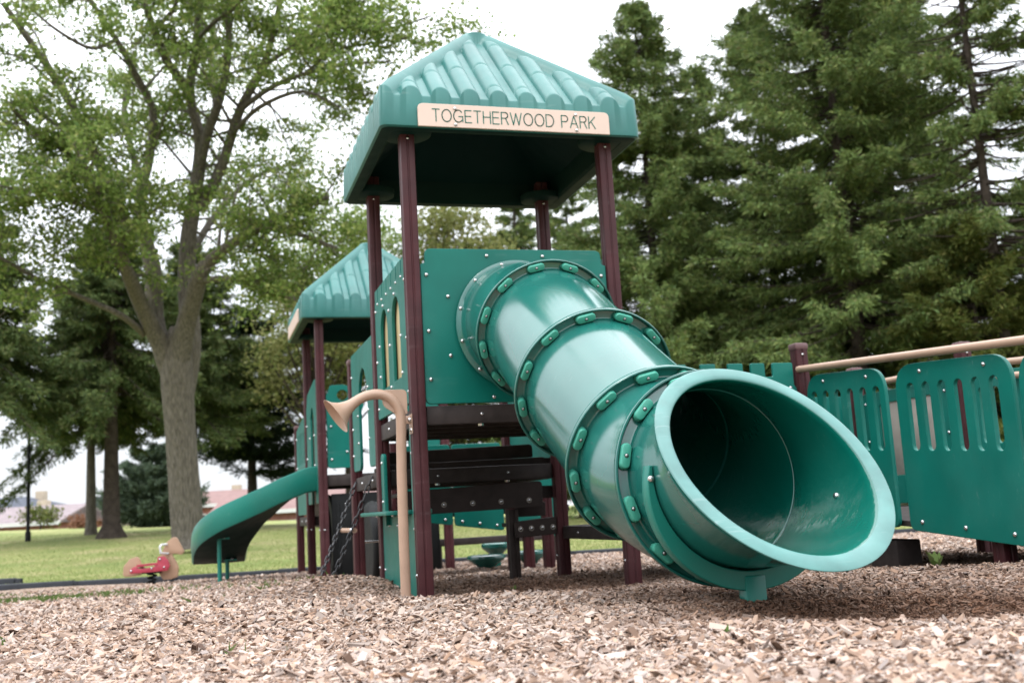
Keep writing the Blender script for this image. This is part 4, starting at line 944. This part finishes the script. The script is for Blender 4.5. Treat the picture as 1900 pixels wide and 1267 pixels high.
def conifer(name, base, height, radius, crown0, seed, label, cat, leaf, bark=None, group=None, trunk_r=.2, dens=1.0, droop=.35, bare=0.0, tuft=1.0, power=.75, flare=0.3, nb=None, tiers=None, lean=(0, 0)):
    r = np.random.default_rng(seed); x0, y0 = base; z0 = float(lawn_z(x0, y0))-.1
    t = thing(name, (x0, y0, z0), label, cat, group)
    n = nb or int(height*23*dens); f = np.sort(r.uniform(0, 1, n)**1.05)
    if tiers: f = np.clip(np.round(f*tiers)/tiers+r.normal(0, .008, n), 0, .99)
    h = crown0+(height-crown0)*f
    a = r.uniform(0, 2*np.pi, n)
    lobes = 1+.22*np.sin(a*2+seed)+.18*np.sin(a*3+seed*1.7+h*1.3)
    Lb = (radius*(1-f)**power*lobes*r.uniform(.62, 1.12, n)+.10)
    if bare: keep = r.uniform(0, 1, n) > bare
    else: keep = np.ones(n, bool)
    d1 = droop*r.uniform(.5, 1.4, n)*(1.15-f); d2 = .28*r.uniform(.4, 1.4, n)-.45*np.clip(f-.7, 0, 1)*0
    d1 = d1-np.clip(f-.8, 0, .2)*1.7
    ca, sa = np.cos(a), np.sin(a)
    lx_, ly_ = lean
    def bp(i, s): 
        hh = h[i]; rad = Lb[i]*s
        return np.stack([x0+lx_*hh/height+ca[i]*rad, y0+ly_*hh/height+sa[i]*rad, z0+hh+Lb[i]*(-d1[i]*s+d2[i]*s*s)], -1)
    mb = MB(); k = 7
    tp = [(x0+lx_*q/k, y0+ly_*q/k, z0+height*q/k) for q in range(k+1)]; trd = [trunk_r*(1-q/k*.93) for q in range(k+1)]
    tp.insert(1, (x0+lx_*.04, y0+ly_*.04, z0+height*.05)); trd.insert(1, trunk_r*.98); trd[0] = trunk_r*(1+flare)
    mb.tube(tp, trd, 10)
    for i in range(n):
        P = bp(np.array([i]*4), np.array([0, .33, .66, .95])); br_ = .008+.012*Lb[i]/max(radius, 1)*1.3
        mb.tube([tuple(q) for q in P], [br_*1.3, br_, br_*.7, br_*.3], 4, 0, False)
    mb.build('trunk', bark or M['darkbark'], t, 60)
    tw_ = 72
    idx = np.repeat(np.nonzero(keep)[0], tw_); s = r.uniform(.12, 1, len(idx))**.85
    cnt = (r.uniform(0, 1, len(idx)) < np.clip(Lb[idx]/radius*1.15+.15, .25, 1)); idx, s = idx[cnt], s[cnt]
    P = bp(idx, s); P2 = bp(idx, np.minimum(s+.05, 1.05)); Db = P2-P; Db /= np.linalg.norm(Db, axis=1, keepdims=True)+1e-9
    sd = np.where(r.uniform(0, 1, len(idx)) < .5, -1., 1.)
    S = np.stack([-sa[idx]*sd, ca[idx]*sd, np.zeros(len(idx))], -1)
    T = Db*.75+S*r.uniform(.2, 1.0, (len(idx), 1))+np.array([0, 0, -1.])*r.uniform(.0, .75, (len(idx), 1))+r.normal(0, .18, (len(idx), 3))
    T /= np.linalg.norm(T, axis=1, keepdims=True); tl = (.12+.30*(1-.55*s)*np.minimum(Lb[idx]/1.5, 1.2))*r.uniform(.6, 1.25, len(idx))
    m = 10; C = np.repeat(P, m, 0)+np.repeat(T*tl[:, None], m, 0)*np.tile(np.linspace(0, .8, m), len(P))[:, None]+r.normal(0, .035, (len(P)*m, 3))
    D = np.repeat(T, m, 0)+r.normal(0, .38, (len(C), 3)); Nn = r.normal(0, 1, (len(C), 3))
    V, F = diamonds(C, D, Nn, tuft*r.uniform(.08, .18, len(C)), tuft*r.uniform(.011, .023, len(C)))
    numpy_mesh('crown', V, F, leaf, t)
    return t

def broadleaf(name, base, height, crown, seed, label, cat, leaf, n_clump=60, per=130, size=.10, trunk_r=.14, group=None, clump=.42, low=.3):
    r = np.random.default_rng(seed); x0, y0 = base; z0 = float(lawn_z(x0, y0))-.1; t = thing(name, (x0, y0, z0), label, cat, group)
    q = r.normal(0, 1, (n_clump, 3)); q /= np.linalg.norm(q, axis=1, keepdims=True); q *= r.uniform(.35, 1, (n_clump, 1))**.5
    zc = height*(low+(1-low)*.5); C0 = np.array([x0, y0, z0+zc])+q*np.array([crown, crown, height*(1-low)*.5])
    mb = MB(); mb.tube([(x0, y0, z0), (x0+.05, y0, z0+height*low), (x0, y0+.08, z0+height*.6), (x0, y0, z0+height*.9)], [trunk_r*1.25, trunk_r, trunk_r*.6, .02], 9)
    for c in C0:
        b = Vector((x0, y0, z0+max(height*low*.7, (c[2]-z0)*.62))); e = Vector(c); mb.tube([b, b.lerp(e, .5)+Vector((0, 0, -.1)), e], [trunk_r*.3, trunk_r*.18, .008], 5, 0, False)
    mb.build('trunk', M['darkbark'], t, 60)
    n = n_clump*per; C = np.repeat(C0, per, 0)+r.normal(0, 1, (n, 3))*np.array([clump, clump, clump*.6]); D = r.normal(0, 1, (n, 3))+np.array([0, 0, -.3]); Nn = r.normal(0, .5, (n, 3))+np.array([0, 0, 1.])
    V, F = diamonds(C, D, Nn, size*r.uniform(.6, 1.3, n), size*.36*r.uniform(.6, 1.3, n))
    numpy_mesh('crown', V, F, leaf, t); return t

LIMBS = [
    [(-1.27,15.30,0.12,0.370), (-1.32,15.23,0.64,0.340), (-1.37,15.12,1.43,0.325), (-1.42,14.99,2.32,0.320), (-1.46,14.87,3.11,0.345), (-1.46,14.80,3.61,0.330), (-1.47,14.75,3.90,0.240), (-1.48,14.71,4.15,0.100)],
    [(-1.53,14.90,3.07,0.200), (-1.64,14.80,3.56,0.200), (-1.83,14.63,3.99,0.190), (-2.06,14.20,4.46,0.160), (-2.24,13.56,4.85,0.130), (-2.43,12.90,5.35,0.100), (-2.65,12.25,5.90,0.070), (-2.86,11.81,6.39,0.040)],
    [(-1.56,14.89,3.22,0.200), (-1.73,14.90,3.78,0.200), (-1.86,15.00,4.36,0.190), (-1.88,14.97,5.28,0.170), (-2.05,14.90,5.99,0.140), (-2.08,14.80,6.69,0.110), (-1.91,14.54,7.35,0.090), (-1.85,14.28,8.16,0.080), (-2.12,13.87,8.64,0.070), (-2.44,13.56,9.18,0.055), (-2.91,13.17,9.81,0.040)],
    [(-1.53,14.91,3.02,0.240), (-1.43,14.74,3.55,0.250), (-1.28,14.44,4.15,0.200), (-1.15,14.12,4.59,0.180), (-1.01,13.81,4.97,0.160), (-0.82,13.61,5.17,0.120), (-0.41,13.03,5.37,0.100), (0.01,12.46,5.47,0.080), (0.51,11.87,5.58,0.060), (0.97,11.30,5.67,0.040)],
    [(-1.36,15.01,2.87,0.220), (-1.23,14.93,3.67,0.220), (-1.23,15.03,4.36,0.210), (-1.27,15.13,5.11,0.190), (-1.23,14.99,5.92,0.170), (-1.10,14.72,6.69,0.150), (-1.00,14.46,7.46,0.130), (-1.05,14.30,7.88,0.110), (-1.18,14.13,8.50,0.100), (-1.04,13.84,9.40,0.080), (-1.02,13.58,10.29,0.060)],
    [(-1.06,14.66,7.00,0.120), (-0.88,14.18,7.67,0.100), (-0.65,13.80,8.24,0.085), (-0.49,13.41,9.05,0.070), (-0.53,13.16,10.06,0.050)],
    [(-1.01,14.74,6.39,0.120), (-0.62,14.30,7.11,0.110), (-0.29,13.73,8.03,0.095), (0.12,13.18,8.69,0.075), (0.33,12.79,9.41,0.060), (0.44,12.58,9.86,0.050)],
    [(-1.18,14.14,8.48,0.090), (-1.59,13.76,8.94,0.080), (-1.79,13.54,9.40,0.070), (-2.00,13.29,10.00,0.060)],
    [(-2.31,14.86,6.08,0.100), (-2.68,14.32,6.84,0.100), (-3.06,13.77,7.71,0.090), (-3.42,13.46,8.32,0.080), (-3.78,13.17,8.82,0.065), (-4.19,12.79,9.36,0.050)],
    [(-2.37,13.76,5.19,0.080), (-2.58,13.12,5.60,0.065), (-2.53,12.87,5.72,0.060), (-2.93,12.56,5.80,0.050), (-3.35,12.15,5.83,0.040), (-4.00,11.61,5.80,0.025)],
    [(-2.03,14.69,4.00,0.100), (-2.39,14.13,4.24,0.085), (-2.95,13.84,4.47,0.070), (-3.63,13.26,4.69,0.055), (-4.16,12.75,4.94,0.040), (-4.73,12.36,5.17,0.030)],
    [(-0.96,13.81,4.82,0.070), (-0.51,13.27,4.72,0.060), (-0.00,12.54,4.40,0.050), (0.55,11.80,4.02,0.030)],
    [(-0.35,13.08,5.63,0.060), (0.20,12.32,5.39,0.050), (0.67,11.80,5.12,0.040), (1.09,11.30,4.81,0.025)],
    [(-2.73,14.33,6.23,0.080), (-3.17,13.30,6.89,0.070), (-3.51,12.86,7.00,0.050), (-3.95,12.20,7.29,0.035)],
    [(0.12,13.18,8.69,0.050), (0.55,12.51,8.76,0.045), (1.22,11.65,8.91,0.030), (1.67,10.97,9.01,0.020)],
    [(-0.29,13.73,8.03,0.060), (0.19,12.93,8.15,0.050), (0.78,12.12,8.15,0.040), (1.33,11.34,8.00,0.030), (1.94,10.66,7.80,0.020)],
    [(-0.44,13.94,7.62,0.050), (0.01,13.14,7.86,0.045), (0.71,12.39,7.91,0.035), (1.26,11.68,7.37,0.025)],
    [(-3.06,13.77,7.71,0.050), (-3.34,13.27,7.40,0.045), (-3.70,12.73,7.51,0.035), (-4.05,12.32,7.42,0.025)],
    [(-2.44,13.56,9.18,0.040), (-2.81,13.10,8.78,0.035), (-3.28,12.60,8.82,0.030), (-3.66,12.26,9.01,0.020)],
    [(-1.04,13.84,9.40,0.050), (-0.72,13.00,9.40,0.040), (-0.37,12.27,9.38,0.030), (-0.12,11.74,9.54,0.020)],
    [(-1.79,13.54,9.40,0.050), (-1.46,12.80,9.44,0.040), (-1.32,12.30,9.61,0.030)],
    [(1.22,11.65,8.91,0.030), (1.68,11.15,8.52,0.025), (2.13,10.61,8.40,0.020), (2.56,10.07,8.37,0.015)],
    [(0.78,12.12,8.15,0.040), (1.18,11.55,8.32,0.030), (1.74,10.97,8.25,0.020), (2.26,10.41,8.13,0.015)],
    [(-1.05,14.54,7.70,0.080), (-0.69,15.33,8.67,0.070), (-0.76,16.09,10.01,0.060), (-0.63,16.50,11.17,0.050)],
    [(-1.87,14.64,6.65,0.080), (-2.23,15.75,7.64,0.070), (-2.48,16.65,9.08,0.060), (-2.29,17.11,10.47,0.050)],
    [(-1.23,15.05,5.51,0.090), (-0.71,15.98,6.64,0.070), (0.09,16.63,7.66,0.050), (1.18,17.26,8.27,0.030)],
]
DENS = {2: .6, 4: .6, 5: .62, 6: .62, 7: .6, 8: .7, 15: .8, 16: .85, 17: .8, 18: .7, 24: 1.0, 1: 1.2, 3: 1.1, 9: 2.0, 10: 1.7, 11: 1.2, 12: 1.5, 13: 2.0, 14: 1.4, 19: 1.2, 20: 1.6}
def maple():
    r = np.random.default_rng(21); rr = random.Random(21)
    t = thing('maple_tree', (-1.27, 15.3, .1), 'large grey trunked maple with spreading limbs on the lawn left of the play structure', 'tree')
    mb = MB(); twigs = []
    for li, L in enumerate(LIMBS):
        P = spline([p[:3] for p in L], 4); R_ = np.interp(np.linspace(0, len(L)-1, len(P)), range(len(L)), [p[3] for p in L])
        if li == 0: R_[0] *= 1.28; R_[1] *= 1.1
        if li: R_ = R_*np.linspace(.92, .9, len(R_))*(.72 if li in (10, 9) else 1)
        else: R_ = R_*.86
        mb.tube(P, list(R_), 20 if li == 0 else 9)
        if li == 0: continue
        dn = DENS.get(li, 1.0); d_ = [0]
        for a, b in zip(P[:-1], P[1:]): d_.append(d_[-1]+(b-a).length)
        tot = d_[-1]; u = tot*{1: .5, 2: .42, 3: .5, 4: .42, 10: .42, 11: .4}.get(li, .22)
        while u < tot:
            k = max(j for j in range(len(d_)) if d_[j] <= u); k = min(k, len(P)-2); p = P[k].lerp(P[k+1], (u-d_[k])/max(d_[k+1]-d_[k], 1e-4)); dr = (P[k+1]-P[k]).normalized()
            side = Vector((rr.gauss(0, 1), rr.gauss(0, 1), rr.gauss(.05, .55))).normalized(); ln = rr.uniform(.6, 1.75)*(1.15-.35*u/tot)*(1.2 if dn < .9 else 1)
            dd = (dr*.55+side).normalized(); q1 = p+dd*ln*.5+Vector((0, 0, .06*ln)); q2 = p+dd*ln+Vector((0, 0, -.05*ln))
            rb = float(np.interp(u, d_, R_))*.42; rb = min(rb, .035); mb.tube([p, q1, q2], [rb, rb*.6, .006], 5, 0, False)
            for m in range(rr.randint(5, 8)):
                f = rr.uniform(.5 if dn < .9 else .25, 1.0); b = (p.lerp(q1, f*2) if f < .5 else q1.lerp(q2, f*2-1)); sd = Vector((rr.gauss(0, 1), rr.gauss(0, 1), rr.gauss(-.02, .35))).normalized()
                e = b+(dd*.6+sd).normalized()*rr.uniform(.3, .8); twigs.append((b, e)); mb.tube([b, e], [.006, .003], 3, 0, False)
            u += rr.uniform(.16, .32)/dn
    mb.build('trunk', M['bark'], t, 60)
    A = np.array([tuple(a) for a, b in twigs]); B = np.array([tuple(b) for a, b in twigs]); per = 46
    f = r.uniform(.1, 1.08, (len(A)*per, 1)); C = np.repeat(A, per, 0)*(1-f)+np.repeat(B, per, 0)*f+r.normal(0, 1, (len(f), 3))*np.array([.10, .10, .07])
    D = r.normal(0, 1, (len(C), 3))+np.array([0, 0, -.45]); Nn = r.normal(0, .55, (len(C), 3))+np.array([0, 0, 1.])
    V, F = diamonds(C, D, Nn, r.uniform(.05, .095, len(C)), r.uniform(.02, .036, len(C)))
    numpy_mesh('crown', V, F, M['maple'], t)
maple()

SPR = 'spruces along the park edge'
conifer('spruce_tree', (9.9, 18.3), 13.2, 3.7, 1.6, 31, 'pointed spruce standing just right of the main tower roof', 'tree', M['needle'], group=SPR, trunk_r=.2, power=.70, dens=1.35)
conifer('spruce_tree', (12.5, 20.4), 12.4, 3.5, 1.8, 32, 'slim spruce with a low double top between the pointed spruce and the big one', 'tree', M['needle'], group=SPR, trunk_r=.17)
conifer('spruce_tree', (13.2, 14.9), 20.0, 3.9, 1.5, 33, 'biggest dense spruce, its top out of sight, above the ramp handrail post', 'tree', M['needle'], group=SPR, trunk_r=.2, dens=1.35)
conifer('spruce_tree', (13.6, 18.9), 13.6, 3.2, 1.5, 34, 'spruce half hidden behind the biggest dense spruce, on its near side to the roof', 'tree', M['needle'], group=SPR, trunk_r=.2)
conifer('spruce_tree', (16.4, 17.4), 17.5, 3.3, 1.6, 35, 'tall spruce between the biggest dense spruce and the nearly bare one', 'tree', M['needle'], group=SPR, dens=1.25, trunk_r=.17)
conifer('spruce_tree', (14.6, 12.0), 15.5, 2.2, 5.0, 36, 'nearly bare spruce with thin brown limbs at the outer right end of the row', 'tree', M['needle'], group=SPR, trunk_r=.16, bare=.72, dens=.8)
conifer('spruce_tree', (14.3, 12.4), 5.8, 2.5, 1.0, 37, 'low yellowing spruce in front of the big ones, above the ramp handrail', 'tree', M['needle_y'], group=SPR, trunk_r=.14, dens=1.2, power=.5)
conifer('spruce_tree', (16.6, 12.0), 7.5, 2.0, 1.0, 47, 'dusky mid height spruce below the nearly bare one', 'tree', M['needle'], group=SPR, trunk_r=.16)
conifer('spruce_tree', (8.9, 26.6), 10.8, 2.6, 1.2, 38, 'dark spruce seen beneath the main roof beside its rear right post', 'tree', M['needle'], group=SPR, trunk_r=.2)
conifer('spruce_tree', (9.1, 22.2), 9.4, 2.2, 1.0, 39, 'short spruce in the gap between the rear right post and the pointed spruce', 'tree', M['needle'], group=SPR, trunk_r=.18)
LSP = 'spruces behind the maple'
conifer('spruce_tree', (-3.17, 23.2), 8.4, 2.7, 3.7, 41, 'dark drooping spruce with thick flared trunk on the lawn crest left of the maple trunk', 'tree', M['needle_l'], group=LSP, trunk_r=.23, droop=.75, flare=1.0)
conifer('spruce_tree', (-3.85, 25.6), 8.0, 2.0, 3.7, 42, 'drooping spruce with slim pale trunk beside the thick flared one', 'tree', M['needle_l'], bark=M['bark'], group=LSP, trunk_r=.15, droop=.7)
conifer('spruce_tree', (-6.0, 21.6), 8.2, 2.7, 4.0, 43, 'wide drooping spruce behind the dark lamp pole at the lawn end', 'tree', M['needle_l'], group=LSP, trunk_r=.22, droop=.7)
conifer('spruce_tree', (-1.2, 25.5), 8.2, 2.4, 3.4, 44, 'drooping spruce straight behind the maple trunk', 'tree', M['needle_l'], group=LSP, trunk_r=.2, droop=.6)
conifer('pine_tree', (.60, 29.4), 6.8, 2.6, 1.7, 45, 'dark pine with layered level boughs above the curved slide', 'tree', M['needle_d'], trunk_r=.19, droop=.02, tiers=9, power=.55, dens=1.3)
conifer('juniper_bush', (-2.55, 36.7), 2.9, 1.4, .05, 46, 'grey green evergreen bush left of the maple trunk foot, before a beige gable', 'bush', M['needle_g'], trunk_r=.08, droop=-.25, dens=3.2, power=.45, tuft=1.15)
PL = 'pale leafy trees behind the play structure'
broadleaf('leafy_tree', (3.4, 27.3), 10.4, 2.7, 51, 'pale green leafy tree behind the rear tower roof', 'tree', M['maple'], 100, 170, .13, group=PL, low=.38, clump=.36)
broadleaf('leafy_tree', (6.4, 25.6), 9.9, 1.9, 52, 'yellowish leafy tree framed between the main tower front posts', 'tree', M['yellowleaf'], 130, 200, .15, group=PL, low=.2)
broadleaf('leafy_tree', (2.0, 24.0), 6.6, 1.8, 53, 'pale leafy tree drooping over the dark pine beside the rear tower posts', 'tree', M['yellowleaf'], 48, 150, .12, group=PL, low=.45, clump=.34)
broadleaf('rust_shrub', (-5.6, 43.5), .55, .45, 54, 'small rust red shrub on the lawn crest left of the slim pale trunk', 'shrub', M['rust'], 14, 70, .12, .04, clump=.2, low=.2)
broadleaf('low_shrub', (-7.6, 45.5), 1.0, .8, 55, 'small green shrub beside the pink roofed house', 'shrub', M['needle_y'], 14, 70, .14, .04, clump=.2, low=.2)

# ------------------------------------------------------------------ lamp pole, houses
lp_ = thing('lamp_post', (-5.17, 23.8, .3), 'dark slender lamp post on the lawn crest before the pink roofed house', 'lamp post')
mb = MB(); mb.lathe((-5.17, 23.8, .2), (0, 0, 1), [(0, .07), (.35, .07), (.4, .045), (3.3, .04), (3.4, .05)], 14); mb.build('pole', M['black'], lp_)
mb = MB(); mb.lathe((-5.17, 23.8, 3.6), (0, 0, 1), [(0, .06), (.1, .10), (.42, .15), (.45, .19), (.6, .05), (.66, 0)], 12); mb.build('lantern', M['black'], lp_)
M['brick'] = mat("house_brick", (.33, .15, .12), .85, .2, noise=(3, .2), bump=(30, .2, .02))
M['pinkroof'] = mat("pink_shingle", (.30, .245, .25), .9, .2, noise=(2.5, .15), bump=(20, .3, .02))
M['greyroof'] = mat("grey_shingle", (.09, .10, .125), .9, .2, noise=(2.5, .2), bump=(20, .3, .02))
M['redroof'] = mat("red_shingle", (.28, .175, .16), .9, .2, noise=(2.5, .12), bump=(20, .3, .02))
M['beige'] = mat("beige_siding", (.55, .46, .35), .8, .2, noise=(2, .06))
M['trim'] = mat("white_trim", (.75, .75, .75), .6, .3, noise=(2, .04))
M['glass'] = mat("window_glass", (.03, .04, .05), .1, .6, noise=(2, .2))
def house(loc, rot, wd, dp, eave, ridge, wall, roofm, label, gable=True, hip=False, upper=None):
    z0 = float(lawn_z(*loc))-.3; t = thing('house', (0, 0, 0), label, 'house', 'houses beyond the lawn crest')
    mb = MB(); mb.box((-wd/2, -dp/2, 0), (wd/2, dp/2, eave)); 
    if not hip:
        for sx in (-1, 1): mb.add([(sx*wd/2, -dp/2, eave), (sx*wd/2, dp/2, eave), (sx*wd/2, 0, ridge-.1)], [(0, 1, 2)])
    mb.build('wall', wall, t)
    mb = MB(); o_ = .35; i_ = dp*.45 if hip else 0
    q = [(-wd/2-o_, -dp/2-o_, eave-.02), (wd/2+o_, -dp/2-o_, eave-.02), (wd/2+o_, dp/2+o_, eave-.02), (-wd/2-o_, dp/2+o_, eave-.02), (-wd/2-o_+i_, 0, ridge), (wd/2+o_-i_, 0, ridge)]
    q2 = [(a, b, c+.12) for a, b, c in q]; mb.add(q+q2, [(0, 1, 5, 4)[::-1], (2, 3, 4, 5)[::-1], (6, 7, 11, 10), (8, 9, 10, 11), (7, 8, 11), (9, 6, 10), (0, 6, 7, 1)[::-1], (1, 7, 8, 2)[::-1], (2, 8, 9, 3)[::-1], (3, 9, 6, 0)[::-1]] + [(1, 2, 5), (3, 0, 4)]); rf_ = mb.build('roof', roofm, t)
    mb = MB(); mb.box((-wd/2-o_-.03, -dp/2-o_-.06, eave-.14), (wd/2+o_+.03, -dp/2-o_-.005, eave+.1)); mb.build('gutter', M['trim'], t)
    mb = MB(); mb.box((wd*.2, .3, ridge-1.2), (wd*.2+.7, 1.0, ridge+.5), 0, .03); mb.build('chimney', M['beige'], rf_)
    for k in range(int(wd//3)):
        xw = -wd/2+1.6+k*3; mb = MB(); mb.box((xw-.6, -dp/2-.05, eave-1.9), (xw+.6, -dp/2-.003, eave-.6)); wo = mb.build('window', M['trim'], t)
        mb = MB(); mb.box((xw-.52, -dp/2-.07, eave-1.82), (xw+.52, -dp/2-.052, eave-.68)); mb.build('pane', M['glass'], wo)
    t.location = (loc[0], loc[1], z0); t.rotation_euler = (0, 0, rot); return t
house((-14.2, 78.5), -YAW-.05, 12, 8, .90, 2.05, M['brick'], M['pinkroof'], 'house with a low pink shingle roof and white gutter left of the lamp post')
house((-15.0, 88), -YAW-.05, 9, 8, 1.9, 3.1, M['beige'], M['greyroof'], 'house with grey hipped roof rising behind the pink roof', hip=True)
house((-6.1, 84.5), -YAW+1.45, 6, 5.5, 1.75, 2.85, M['beige'], M['greyroof'], 'beige gabled house partly hidden by the grey green bush')
house((6.6, 68), -YAW, 11, 8, .95, 2.3, M['brick'], M['redroof'], 'house with salmon red roof and white gutter seen under the curved slide')
house((8.2, 78), -YAW, 9, 8, 2.3, 3.3, M['brick'], M['greyroof'], 'house with grey roof behind the salmon red roof', hip=True)
house((.6, 80), -YAW+.1, 5, 6, 1.6, 2.6, M['brick'], M['redroof'], 'small red roofed house between the maple trunk and the curved slide')
